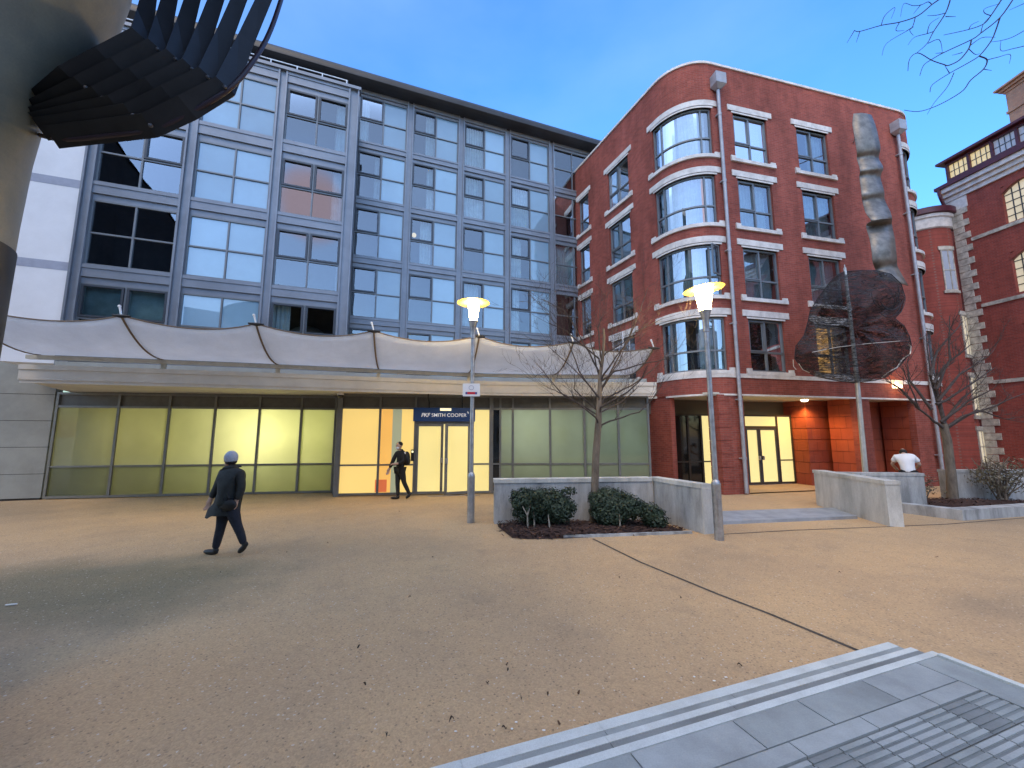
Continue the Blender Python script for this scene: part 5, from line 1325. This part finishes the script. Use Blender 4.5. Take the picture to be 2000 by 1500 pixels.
def shoe(b, heel, toe, m=0):
    h, t_ = Vector(heel), Vector(toe); d = (t_ - h); d2 = Vector((d.x, d.y, 0)).normalized(); L = d.length
    rot = Matrix((d2.cross(Vector((0, 0, 1))), d.normalized(), d.normalized().cross(d2.cross(Vector((0, 0, 1)))) * -1)).transposed()
    b.ell(h.lerp(t_, 0.5), (0.045, L * 0.58, 0.045), 12, 8, m, rot); b.ell(h.lerp(t_, 0.15) + Vector((0, 0, 0.03)), (0.042, 0.06, 0.05), 10, 7, m, rot)

def shoes(p, *hs):
    for h in hs: b = MB(); shoe(b, *h); pmesh(b, 'shoe', SHOE, p)
# walker with a pale beanie, seen from behind
p1 = thing('person', 'person in a pale grey beanie and long dark coat walking left across the square', 'person', (-4.83, 6.98, 0))
fw = Vector((-0.93, 0.36, 0)).normalized()
leg_l = [(-0.06, 0.06, 0.86, 0.10), (-0.09, 0.05, 0.66, 0.085), (-0.10, 0.04, 0.48, 0.062), (-0.12, 0.02, 0.28, 0.056), (-0.14, 0.0, 0.09, 0.044)]
leg_r = [(0.08, -0.04, 0.86, 0.10), (0.14, -0.03, 0.66, 0.085), (0.20, -0.02, 0.50, 0.062), (0.275, -0.01, 0.34, 0.055), (0.335, 0.0, 0.17, 0.042)]
spine = [(0.01, 0, 0.92, (0.12, 0.09)), (0.02, 0, 1.12, (0.115, 0.085)), (0.03, 0, 1.32, (0.125, 0.09)), (0.02, 0, 1.43, 0.062), (0.0, 0, 1.50, 0.055)]
J = lambda c, *rest: [c] + list(rest)
body = [spine, [spine[0]] + leg_l, [spine[0]] + leg_r]
arm_l = [spine[2], (-0.15, 0.05, 1.36, 0.062), (-0.22, 0.04, 1.10, 0.048), (-0.29, 0.0, 0.90, 0.034)]
arm_r = [spine[2], (0.21, -0.05, 1.36, 0.062), (0.26, -0.06, 1.10, 0.048), (0.20, -0.08, 0.90, 0.034)]
body += [arm_l, arm_r] + hand_chains((-0.29, 0.0, 0.90), (-0.25, -0.1, -1), (0.2, 1, 0), 1.15) + hand_chains((0.20, -0.08, 0.90), (-0.2, 0.1, -1), (0.2, 1, 0), 1.0)
figure_mesh('body', body, SKIN, p1)
b = MB(); head(b, (-0.02, 0.0, 1.575), 1.05, (-0.9, 0.45, -0.1)); pmesh(b, 'face', [SKIN, EYE_M, LIP], p1)
b = MB(); c_ = Vector((-0.005, 0.0, 1.605)); b.ell(c_, (0.100, 0.112, 0.118), 18, 12); b.ell(c_ + Vector((0, 0, -0.035)), (0.099, 0.110, 0.06), 18, 8); pmesh(b, 'beanie', HATM, p1)
b = MB(); b.ell((0.0, 0.0, 1.535), (0.088, 0.095, 0.055), 14, 8); pmesh(b, 'hair', HAIR, p1)
cs = [(0.02, 0, 0.76, (0.235, 0.17)), (0.015, 0, 0.92, (0.23, 0.165)), (0.03, 0, 1.12, (0.225, 0.16)), (0.035, 0, 1.30, (0.225, 0.155)), (0.03, 0, 1.42, (0.12, 0.09)), (0.01, 0, 1.49, 0.082)]
figure_mesh('coat', [cs, [cs[3], (-0.15, 0.05, 1.34, 0.085), (-0.225, 0.04, 1.10, 0.07), (-0.285, 0.0, 0.915, 0.056)], [cs[3], (0.20, -0.05, 1.34, 0.085), (0.255, -0.06, 1.10, 0.072), (0.21, -0.08, 0.90, 0.058)]], COAT, p1)
b = MB()                                              # coat skirt flaring open to the left
n = 22; rows = []
for k, (z, rx, ry, ox) in enumerate(((1.0, 0.195, 0.14, 0.02), (0.85, 0.215, 0.155, 0.0), (0.74, 0.235, 0.165, -0.02), (0.66, 0.25, 0.17, -0.035))):
    rows.append([(ox + rx * math.cos(2 * math.pi * i / n) * (1.22 if (math.cos(2 * math.pi * i / n) < -0.6 and k > 1) else 1), ry * math.sin(2 * math.pi * i / n) + 0.012 * math.sin(5 * i), z - (0.05 if math.cos(2 * math.pi * i / n) < -0.6 and k == 3 else 0)) for i in range(n + 1)])
b.grid(rows); pmesh(b, 'coat_skirt', COAT, p1)
hip = (0.01, 0, 0.88, (0.15, 0.115))
wid = lambda ch, f=1.28: [(x, y, z, (rr * f)) for (x, y, z, rr) in ch]
figure_mesh('trousers', [[hip] + wid(leg_l), [hip] + wid(leg_r)], TROU, p1)
shoes(p1, ((-0.10, 0.0, 0.045), (-0.36, 0.06, 0.04)), ((0.37, 0.0, 0.155), (0.24, 0.03, 0.035)))
b = MB(); b.ell((0.11, -0.15, 0.84), (0.15, 0.05, 0.10), 14, 10); b.tube([(-0.12, -0.06, 1.40), (0.02, -0.15, 1.2), (0.15, -0.18, 0.95)], 0.018, 6); pmesh(b, 'shoulder_bag', BAGM, p1)
# walker in black near the doors
p2 = thing('person', 'person in black with a backpack walking past the lit shop doors', 'person', (-3.52, 12.78, 0))
leg_l = [(-0.05, 0.05, 0.90, 0.10), (-0.06, 0.04, 0.70, 0.08), (-0.07, 0.03, 0.50, 0.058), (-0.05, 0.02, 0.29, 0.054), (-0.03, 0.0, 0.09, 0.042)]
leg_r = [(0.06, -0.04, 0.90, 0.10), (0.11, -0.03, 0.70, 0.08), (0.15, -0.02, 0.51, 0.058), (0.24, -0.01, 0.33, 0.054), (0.32, 0.0, 0.16, 0.042)]
sp2 = [(0.0, 0, 0.95, (0.10, 0.08)), (0.02, 0, 1.15, (0.10, 0.075)), (0.03, 0, 1.38, (0.11, 0.08)), (0.01, 0, 1.48, 0.06), (-0.02, 0, 1.54, 0.052)]
al = [sp2[2], (-0.12, -0.04, 1.42, 0.06), (-0.20, -0.10, 1.18, 0.046), (-0.30, -0.12, 0.93, 0.033)]
ar = [sp2[2], (0.12, -0.10, 1.41, 0.06), (0.14, -0.17, 1.16, 0.046), (-0.04, -0.24, 1.10, 0.033)]
figure_mesh('body', [sp2, [sp2[0]] + leg_l, [sp2[0]] + leg_r, al, ar] + hand_chains((-0.30, -0.12, 0.93), (-0.3, -0.1, -1), (0.2, 1, 0), 1.2) + hand_chains((-0.04, -0.24, 1.10), (-1, -0.15, 0.05), (0, -0.2, 1), 1.25), SKIN, p2)
b = MB(); head(b, (-0.04, -0.02, 1.635), 1.05, (-0.62, -0.78, -0.05)); pmesh(b, 'face', [SKIN, EYE_M, LIP], p2)
f_ = Vector((-0.62, -0.78, -0.05)).normalized(); c_ = Vector((-0.04, -0.02, 1.635))
b = MB(); b.ell(c_ - f_ * 0.028 + Vector((0, 0, 0.058)), (0.088, 0.102, 0.085), 16, 10); pmesh(b, 'hair', HAIR, p2)
b = MB(); b.ell(c_ + f_ * 0.058 - Vector((0, 0, 0.05)), (0.062, 0.062, 0.052), 12, 8); pmesh(b, 'face_mask', WHITEP, p2)
cs = [(0.0, 0, 0.90, (0.165, 0.13)), (0.01, 0, 1.05, (0.17, 0.13)), (0.025, 0, 1.22, (0.165, 0.13)), (0.03, 0, 1.38, (0.18, 0.13)), (0.01, 0, 1.49, 0.085), (-0.01, 0, 1.545, 0.072)]
figure_mesh('jacket', [cs, [cs[3], (-0.12, -0.04, 1.41, 0.08), (-0.20, -0.10, 1.18, 0.065), (-0.285, -0.12, 0.965, 0.05)], [cs[3], (0.12, -0.10, 1.40, 0.08), (0.145, -0.17, 1.16, 0.065), (-0.01, -0.235, 1.105, 0.052)]], JACK, p2)
figure_mesh('trousers', [[(0.0, 0, 0.92, (0.14, 0.11))] + wid(leg_l, 1.25), [(0.0, 0, 0.92, (0.14, 0.11))] + wid(leg_r, 1.25)], JACK, p2)
shoes(p2, ((0.0, 0.0, 0.045), (-0.25, 0.0, 0.04)), ((0.36, 0.0, 0.15), (0.22, 0.0, 0.035)))
b = MB(); b.ell((0.19, 0.03, 1.25), (0.115, 0.14, 0.22), 14, 10); b.ell((0.26, 0.0, 1.17), (0.06, 0.11, 0.13), 12, 8); pmesh(b, 'backpack', BAGM, p2)
b = MB(); b.ell((0.17, -0.12, 1.42), (0.03, 0.012, 0.04), 8, 6); b.ell((-0.02, -0.135, 1.30), (0.035, 0.01, 0.02), 8, 6); pmesh(b, 'pale_patch', WHITEP, p2)
# person in white bending behind the wall
p3 = thing('person', 'person in a white t-shirt bending forward behind the short grey wall', 'person', (11.42, 11.75, 0))
sp3 = [(0.02, 0.0, 0.92, (0.11, 0.085)), (0.0, 0.04, 1.12, (0.11, 0.085)), (-0.02, 0.14, 1.32, (0.12, 0.085)), (-0.02, 0.26, 1.42, 0.065), (-0.02, 0.33, 1.43, 0.055)]
lgl = [(-0.10, 0, 0.88, 0.10), (-0.11, -0.02, 0.5, 0.062), (-0.12, 0.02, 0.09, 0.045)]; lgr = [(0.12, 0, 0.88, 0.10), (0.14, -0.02, 0.5, 0.062), (0.16, 0.02, 0.09, 0.045)]
al = [sp3[2], (-0.21, 0.14, 1.33, 0.062), (-0.30, 0.22, 1.12, 0.048), (-0.22, 0.42, 1.0, 0.033)]; ar = [sp3[2], (0.18, 0.14, 1.33, 0.062), (0.28, 0.2, 1.14, 0.048), (0.22, 0.42, 1.02, 0.033)]
figure_mesh('body', [sp3, [sp3[0]] + lgl, [sp3[0]] + lgr, al, ar] + hand_chains((-0.22, 0.42, 1.0), (0.3, 1, -0.3), (0, 0, 1)) + hand_chains((0.22, 0.42, 1.02), (-0.3, 1, -0.3), (0, 0, 1)), SKIN, p3)
b = MB(); head(b, (-0.02, 0.44, 1.44), 1.0, (0, 0.75, -0.65)); pmesh(b, 'face', [SKIN, EYE_M, LIP], p3)
b = MB(); b.ell((-0.02, 0.40, 1.475), (0.09, 0.10, 0.095), 14, 10); pmesh(b, 'hair', HAIR, p3)
cs = [(0.03, 0.0, 0.84, (0.20, 0.15)), (0.01, 0.02, 1.0, (0.19, 0.145)), (0.0, 0.06, 1.18, (0.19, 0.14)), (-0.02, 0.14, 1.34, (0.205, 0.14)), (-0.02, 0.23, 1.43, 0.10)]
figure_mesh('tshirt', [cs, [cs[3], (-0.20, 0.14, 1.34, 0.085), (-0.27, 0.2, 1.19, 0.078)], [cs[3], (0.17, 0.14, 1.34, 0.085), (0.255, 0.19, 1.2, 0.078)]], TEE, p3)
figure_mesh('trousers', [[(0.02, 0, 0.9, (0.16, 0.12))] + wid(lgl, 1.25), [(0.02, 0, 0.9, (0.16, 0.12))] + wid(lgr, 1.25)], JACK, p3)
p3.rotation_euler.z = R(-40)
shoes(p3, ((-0.12, -0.05, 0.045), (-0.13, 0.2, 0.04)), ((0.16, -0.05, 0.045), (0.18, 0.2, 0.04)))

# ------------------------------------------------------------------ net sculpture on a mast, with a wavy metal ribbon above
YN = 12.2
ns = thing('net_sculpture', 'sculpture of a dark gauze net on a mast below a wavy grey metal ribbon', 'sculpture', (10.55, YN, 0))
mb_ = Vector((at(1690, 930, YN).x, YN, 0)); mt = at(1650, 523, YN)
b = MB(); b.tube([mb_, (mt.x, mt.y, mt.z * 0.5), mt], [0.075, 0.062, 0.04], 12); b.tube([mt, mt + Vector((0, 0, 0.10))], 0.015, 6)
rb0 = at(1735, 545, YN); rt0 = at(1694, 214, 14.4)
b.build('mast', pmat("pale_mast_steel", (0.50, 0.49, 0.46), 0.4, metal=0.5, var=0.2), ns, smooth=50)
gz = bpy.data.materials.new("dark_gauze"); gz.use_nodes = True
n_, l_ = gz.node_tree.nodes, gz.node_tree.links; pb_ = n_['Principled BSDF']; pb_.inputs['Base Color'].default_value = (0.014, 0.013, 0.015, 1); pb_.inputs['Roughness'].default_value = 0.7
tc_ = n_.new('ShaderNodeTexCoord'); mp_ = n_.new('ShaderNodeMapping'); mp_.inputs['Rotation'].default_value = (0.2, 0.35, 0.1); mp_.inputs['Scale'].default_value = (1.0, 1.6, 8.0)
l_.new(tc_.outputs['Object'], mp_.inputs[0]); k_ = n_.new('ShaderNodeTexNoise'); k_.inputs['Scale'].default_value = 3.2; k_.inputs['Detail'].default_value = 7; k_.inputs['Distortion'].default_value = 0.9
l_.new(mp_.outputs[0], k_.inputs['Vector']); r1 = n_.new('ShaderNodeMapRange'); r1.inputs['From Min'].default_value = 0.38; r1.inputs['From Max'].default_value = 0.62; r1.inputs['To Min'].default_value = 0.22; r1.inputs['To Max'].default_value = 0.93
l_.new(k_.outputs['Fac'], r1.inputs['Value']); l_.new(r1.outputs[0], pb_.inputs['Alpha'])
out_px = [(550, 150), (700, 140), (850, 140), (1000, 175), (1100, 270), (1140, 400), (1105, 540), (1040, 610), (1130, 680), (1180, 780), (1200, 860), (1190, 950), (1100, 1060), (960, 1180), (850, 1215), (640, 1240), (450, 1215), (250, 1170), (130, 1100), (60, 1000), (70, 880), (150, 780), (190, 640), (210, 540), (280, 420), (400, 260), (480, 180)]
def zb(x, y): return (1540 + x / 5, 500 + y / 5)
oc = (640, 720); rr_ = random.Random(4)
b = MB()
for sgn in (-1, 1):
    rows = []
    for k in range(9):
        f = math.sin(math.pi / 2 * (1 - k / 8)); dep = math.cos(math.pi / 2 * (1 - k / 8))
        row = []
        for i, (x, y) in enumerate(out_px + out_px[:1]):
            xx, yy = oc[0] + (x - oc[0]) * f, oc[1] + (y - oc[1]) * f
            pinch = 1 - 0.55 * math.exp(-((yy - 620) / 110.0) ** 2)
            row.append(at(*zb(xx, yy), YN + sgn * 0.75 * dep * pinch + 0.16 * math.sin(i * 2.1 + k * 0.9) + 0.08 * math.sin(i * 5.3 + k)))
        rows.append(row)
    b.grid(rows)
b.build('net', gz, ns, smooth=60)
b = MB()
def wire(pl_, rad, dy=0.0):
    ps = [at(*zb(*p), YN + dy) for p in pl_]; b.tube(ps, rad, 5, cap=False)
wire(out_px + out_px[:1], 0.012)
for k in range(34):                                     # loose strands round the two lobes
    cy_, cx_, rx, ry = (390, 660, 440, 250) if k % 2 else (920, 630, 560, 300)
    f = rr_.uniform(0.25, 0.95); a0_ = rr_.uniform(0, 6.28); sweep = rr_.uniform(0.8, 2.6); dy = rr_.choice((-1, 1)) * 0.7 * math.sqrt(1 - f * f); tl_ = rr_.uniform(-60, 60)
    wire([(cx_ + rx * f * math.cos(a0_ + sweep * i / 10), cy_ + ry * f * math.sin(a0_ + sweep * i / 10) + tl_ * i / 10) for i in range(11)], rr_.uniform(0.003, 0.008), dy)
for k in range(14):
    cx_, cy_ = 985 + rr_.uniform(-45, 25), 400 + rr_.uniform(-50, 50); f = rr_.uniform(0.3, 0.95); a0_ = rr_.uniform(-1.2, 1.2)
    wire([(cx_ + 150 * f * math.cos(a0_ + 2.2 * i / 12), cy_ + 190 * f * math.sin(a0_ + 2.2 * i / 12)) for i in range(13)], rr_.uniform(0.006, 0.014), rr_.uniform(-0.5, 0.1))
b.build('strands', BLACK, ns, smooth=60)
b = MB(); wire([(1165, 860), (1195, 885), (1190, 950), (1110, 1010), (1060, 1090), (980, 1130), (910, 1190)], 0.018, -0.1); wire([(45, 1010), (50, 1080), (75, 1110)], 0.010, -0.1); wire([(100, 1050), (140, 1110), (205, 1140)], 0.010, -0.1); wire([(230, 940), (480, 890), (780, 855), (1090, 830)], 0.008, -0.75)
b.build('bright_wire', pmat("pale_wire", (0.62, 0.58, 0.50), 0.4, metal=0.4), ns, smooth=60)
# ribbon
ED = [((540, 120), (640, 128)), ((535, 180), (662, 180)), ((548, 260), (680, 250)), ((560, 340), (692, 318)), ((560, 375), (682, 372)), ((578, 440), (708, 425)), ((574, 478), (692, 478)), ((586, 570), (712, 555)), ((592, 618), (716, 606)), ((610, 680), (745, 668)), ((640, 725), (758, 712)), ((612, 752), (756, 745)), ((632, 830), (772, 822)), ((644, 900), (780, 890)), ((650, 960), (785, 940)), ((668, 1005), (790, 985)), ((700, 1050), (848, 1088))]
DEP = [0.0, -0.10, -0.12, -0.02, 0.18, -0.05, 0.16, -0.06, 0.1, -0.1, -0.28, 0.22, -0.12, -0.15, -0.05, 0.18, -0.2]
def zr5(x, y): return (1480 + x / 2.885, 180 + y / 2.885)
prs = []
for i, ((lx, ly), (rx, ry)) in enumerate(ED):
    Y = 13.6 - 1.2 * i / len(ED) + DEP[i]
    prs.append((at(*zr5(lx, ly), Y), at(*zr5(rx, ry), Y + 0.06)))
rows = []
for i in range(len(prs) - 1):
    for q in range(4):
        t = q / 4; row = []
        for sd in (0, 1):
            p0, p1_, p2_, p3_ = (prs[max(0, i - 1)][sd], prs[i][sd], prs[i + 1][sd], prs[min(len(prs) - 1, i + 2)][sd])
            row.append(0.5 * ((2 * p1_) + (p2_ - p0) * t + (2 * p0 - 5 * p1_ + 4 * p2_ - p3_) * t ** 2 + (3 * p1_ - p0 - 3 * p2_ + p3_) * t ** 3))
        A, B_ = row; rows.append([A, A.lerp(B_, .33) + Vector((0, -0.05, 0)), A.lerp(B_, .67) + Vector((0, -0.05, 0)), B_])
rows.append([prs[-1][0], prs[-1][0].lerp(prs[-1][1], .33), prs[-1][0].lerp(prs[-1][1], .67), prs[-1][1]])
b = MB(); b.grid(rows)
rib = b.build('ribbon', pmat("brushed_grey_metal", (0.23, 0.21, 0.185), 0.5, metal=0.55, var=0.4, vscale=3, bump=0.1, bscale=80), ns, smooth=70)
sd_ = rib.modifiers.new('thickness', 'SOLIDIFY'); sd_.thickness = 0.02
tb = MB(); q0_, q1_ = prs[0][0].lerp(prs[0][1], .5), Vector((BP.at(ubr(6.6)).x, BP.at(ubr(6.6)).y, prs[0][0].z + 0.25))
tb.tube([q0_, q1_], 0.02, 6); tb.tube([prs[-1][0], at(1712, 540, YN)], 0.02, 6); tb.build('bracket', ZINC, ns)

# ------------------------------------------------------------------ big sculptural column with a slatted hood, upper left
sc_t = thing('sculpture_column', 'huge pale flared column with a dark slatted basket hood at the upper left', 'sculpture', (-4.75, 3.25, 0))
SHELL = pmat("mottled_resin", (0.30, 0.27, 0.19), 0.4, var=0.45, vscale=1.3, c2=(0.17, 0.175, 0.145), fine=0.05, fscale=60)
cxs, cys = -4.70, 2.857
b = MB(); prof_ = [(0.60, 0.0), (0.585, 1.4), (0.585, 3.0), (0.59, 3.8), (0.605, 4.4), (0.64, 4.9), (0.74, 5.3), (0.88, 5.65), (1.0, 5.95), (1.07, 6.5), (1.08, 7.2), (1.0, 8.0), (0.6, 8.4), (0.0, 8.45)]
b.lathe((cxs, cys, 0), prof_, 48); b.build('column', SHELL, sc_t, smooth=60)
b = MB(); b.lathe((cxs, cys, 0), [(0.61, 0.0), (0.595, 1.4), (0.597, 2.6), (0.600, 3.55)], 48); b.build('dark_base', pmat("dark_base_wrap", (0.02, 0.022, 0.03), 0.5, var=0.5, vscale=3), sc_t, smooth=60)
b = MB(); rows = []
for k in range(5): rows.append([Vector((cxs + 0.612 * math.cos(a), cys + 0.612 * math.sin(a), 3.56 + 0.8 * k / 4 * (0.75 + 0.25 * math.sin(3 * a)))) for a in [R(-120 + 85 * i / 24) for i in range(25)]])
b.grid(rows); b.build('purple_poster', pmat("purple_poster", (0.10, 0.05, 0.20), 0.4, var=0.6, vscale=3, c2=(0.05, 0.04, 0.09)), sc_t, smooth=60)
SLAT = pmat("dark_slat", (0.014, 0.015, 0.018), 0.55, var=0.3, vscale=5)
def zl(x, y): return (x * 0.35, y * 0.35)
R2 = [(790, 215), (880, 275), (980, 330), (1070, 385), (1160, 430), (1255, 485)]
TT = [(835, -40), (955, -40), (1085, -40), (1220, -40), (1350, -40), (1490, -40)]
R1 = [(400, 430), (480, 490), (575, 548), (660, 598), (745, 645), (840, 700)]
P0 = [(240, 560), (215, 620), (215, 660), (220, 690), (235, 720), (300, 765)]
b = MB()
def strap(pl_, Ys, w, th=0.018):
    ps = [at(*zl(*p), Y) for p, Y in zip(pl_, Ys)]; cols = []
    for i, p in enumerate(ps):
        d = (ps[min(i + 1, len(ps) - 1)] - ps[max(i - 1, 0)]).normalized(); view = (p - Vector((0, 0, EYE))).normalized()
        sd = d.cross(view).normalized(); nn = sd.cross(d).normalized(); ww = w[i]
        cols.append([p - sd * ww - nn * th, p + sd * ww - nn * th, p + sd * ww + nn * th, p - sd * ww + nn * th, p - sd * ww - nn * th])
    b.grid(cols); b.face(cols[0][:4]); b.face(cols[-1][:4])
for i in range(6):
    mid1 = ((R1[i][0] + R2[i][0]) / 2, (R1[i][1] + R2[i][1]) / 2 + 8)
    strap([P0[i], R1[i], mid1, R2[i], ((R2[i][0] + TT[i][0]) / 2, (R2[i][1] + TT[i][1]) / 2), TT[i], (TT[i][0] + 90, TT[i][1] - 300)],
          [3.15, 2.95, 2.95, 3.0, 3.25, 3.5, 4.0], [0.085, 0.085, 0.088, 0.078, 0.062, 0.056, 0.06])
b.build('slats', SLAT, sc_t)
b = MB(); view_pts = [at(*zl(x, y), Y) for x, y, Y in ((225, 690, 3.3), (330, 460, 3.4), (560, 300, 3.5), (790, 250, 3.3), (1240, 500, 3.1), (860, 722, 3.05), (500, 760, 3.15), (330, 772, 3.25))]
back = [p + (p - Vector((0, 0, EYE))).normalized() * 0.05 for p in view_pts]
b.face(view_pts); b.face(back[::-1])
for i in range(len(view_pts)): j = (i + 1) % len(view_pts); b.face([view_pts[i], view_pts[j], back[j], back[i]])
b.build('hood_lining', SLAT, sc_t)
b = MB(); rim = [at(*zl(x, y), Y) for x, y, Y in ((225, 755, 3.25), (360, 780, 3.15), (600, 758, 3.05), (870, 718, 2.98), (1090, 612, 2.98), (1290, 488, 3.0), (1420, 330, 3.1), (1500, 190, 3.25), (1565, 10, 3.4), (1640, -250, 3.8))]
fine = []; n = len(rim) - 1
for j in range(n):
    for q in range(5):
        t_ = q / 5; p0, p1_, p2_, p3_ = rim[max(0, j - 1)], rim[j], rim[j + 1], rim[min(n, j + 2)]
        fine.append(0.5 * ((2 * p1_) + (p2_ - p0) * t_ + (2 * p0 - 5 * p1_ + 4 * p2_ - p3_) * t_ ** 2 + (3 * p1_ - p0 - 3 * p2_ + p3_) * t_ ** 3))
b.tube(fine, 0.019, 8)
b.build('rim', pmat("dark_plum_rim", (0.035, 0.02, 0.03), 0.4), sc_t, smooth=60)
b2 = MB(); b2.lathe((-4.6, 0.4, 0), [(0.9, 7.6), (2.6, 8.1), (4.0, 8.9), (4.3, 9.3), (3.9, 9.2), (2.5, 8.5), (0.9, 8.0)], 40); b2.build('unseen_shade_shell', SLAT, sc_t, smooth=50)  # unseen shell added overhead to shade the left foreground
b = MB()
for i in range(1, 6): b.ell(at(*zl(*R1[i]), 2.92), (0.017, 0.017, 0.017), 8, 6); b.ell(at(*zl(*R2[i]), 2.96), (0.016, 0.016, 0.016), 8, 6)
b.build('knuckles', pmat('dull_knuckle', (0.10, 0.10, 0.11), 0.5, metal=0.5), sc_t, smooth=60)

# ------------------------------------------------------------------ litter on the ground
LV = [pmat("dead_leaf", (0.045, 0.028, 0.018), 0.85), pmat("dead_leaf_tan", (0.14, 0.08, 0.045), 0.85)]
r = random.Random(31)
spots = [(882, 1411, 1.5), (700, 1268, 1.2), (990, 1302, 1), (1018, 1369, 1.1), (1070, 1360, 1), (1130, 1358, 1), (1445, 1303, 1.1), (985, 1427, 1), (952, 1338, 1), (712, 1340, .8), (430, 1120, 1), (640, 1062, 1), (560, 1080, .8), (800, 1168, .8), (1092, 1418, .8), (992, 1312, .9), (780, 1000, .8), (700, 985, .8), (845, 1090, .8), (755, 1440, 1), (1210, 1130, .9), (1330, 1170, .8), (1640, 1120, 1), (1830, 1090, 1.1)]
for i, (px, py, s_) in enumerate(spots):
    p = gnd(px, py); b = MB(); L = 0.016 * s_ * r.uniform(.8, 1.4); a = r.uniform(0, 6.28); ca, sa = math.cos(a), math.sin(a)
    rows = []
    for k in range(6):
        t = k / 5; w = L * 0.5 * math.sin(math.pi * min(1, t * 0.9 + 0.08)); z = 0.006 + 0.018 * s_ * abs(math.sin(t * 3 + i)) 
        rows.append([Vector((p.x + ca * (t - .5) * 2 * L - sa * w * j, p.y + sa * (t - .5) * 2 * L + ca * w * j, z + 0.008 * abs(j))) for j in (-1, 0, 1)])
    b.grid(rows); o = b.build('fallen_leaf', LV[i % 3 == 2], None, smooth=60)
    o.location = (0, 0, 0)
    tag(o, 'small curled dead leaf lying loose on the gravel square', 'leaf', 'dead leaves on the gravel')
WB = pmat("white_litter", (0.85, 0.84, 0.8), 0.6)
p = gnd(22, 1183); b = MB(); b.tube([p + Vector((-0.05, -0.015, 0.012)), p + Vector((0.05, 0.015, 0.012))], 0.010, 8)
tag(b.build('paper_tube', WB, None, smooth=50), 'thin white paper stick lying on the gravel at the left edge', 'litter')
for i, (px, py) in enumerate(((1356, 1323), (1418, 1324), (1395, 1331), (1258, 1323), (1008, 1412), (890, 1430), (1060, 1046), (1275, 1037), (78, 985), (1062, 1428), (1545, 1293), (1000, 1425))):
    p = gnd(px, py, 0.01 if py > 1100 else 0.05); b = MB(); b.ell(p + Vector((0, 0, 0.006)), (0.014 * r.uniform(.4, 1.0), 0.009 * r.uniform(.5, 1), 0.004), 8, 5)
    tag(b.build('paper_scrap', WB, None, smooth=60), 'tiny white scrap of litter on the ground of the square', 'litter', 'white scraps of litter')

# ------------------------------------------------------------------ what stands behind the viewer (seen mirrored in the glass)
hall = thing('gabled_hall', 'tall dark hall with a steep gable, seen mirrored in the left windows', 'building', (-22, -22, 0))
DKB = brickmat("soot_brick", (0.05, 0.04, 0.04), (0.04, 0.033, 0.033), (0.05, 0.045, 0.045))
b = MB(); xs = (-34.0, -22.0, -11.0); 
for y in (-15.0, -34.0): b.face([(-34, y, 0), (-10.9, y, 0), (-10.9, y, 19.2), (-22, y, 33.5), (-34, y, 19.2)], [(-34, 0), (-10.9, 0), (-10.9, 19.2), (-22, 33.5), (-34, 19.2)])
b.face([(-10.9, -15, 0), (-10.9, -34, 0), (-10.9, -34, 19.2), (-10.9, -15, 19.2)], [(0, 0), (19, 0), (19, 19), (0, 19)]); b.face([(-34, -15, 0), (-34, -34, 0), (-34, -34, 19.2), (-34, -15, 19.2)], [(0, 0), (19, 0), (19, 19), (0, 19)])
b.build('wall', DKB, hall)
b = MB()
for x0, x1, z0, z1 in ((-10.6, -22, 19.0, 33.8), (-34.3, -22, 19.0, 33.8)): b.face([(x0, -14.8, z0), (x1, -14.8, z1), (x1, -34.2, z1), (x0, -34.2, z0)])
b.build('roof', ROOFM, hall)
row = thing('terraced_block', 'pale rendered three-storey block opposite, seen mirrored in the shop glass', 'building', (6, -20, 0))
b = MB(); RB = Path([(24, -17), (-10.5, -17)]); hs = [(1.5 + i * 3.2, 3.0 + i * 3.2, z, z + 1.9) for i in range(10) for z in (1.0, 4.3, 7.4)]
b.wall(RB, 0, RB.L, 0, 11, hs, 0.15); b.pbox(RB, 0, RB.L, -8, -0.3, 0, 10.9, 1); b.pbox(RB, 0, RB.L, -0.3, 0.3, 11, 11.4)
b.build('wall', [pmat("cream_render", (0.42, 0.40, 0.36), 0.85, var=0.2), GD], row)
b = MB(); b.face([RB.P(-0.3, 0.5, 11.3), RB.P(RB.L, 0.5, 11.3), RB.P(RB.L, -6, 15), RB.P(-0.3, -6, 15)]); b.build('roof', pmat('pale_slate', (0.20, 0.22, 0.25), 0.6, var=0.2), row)
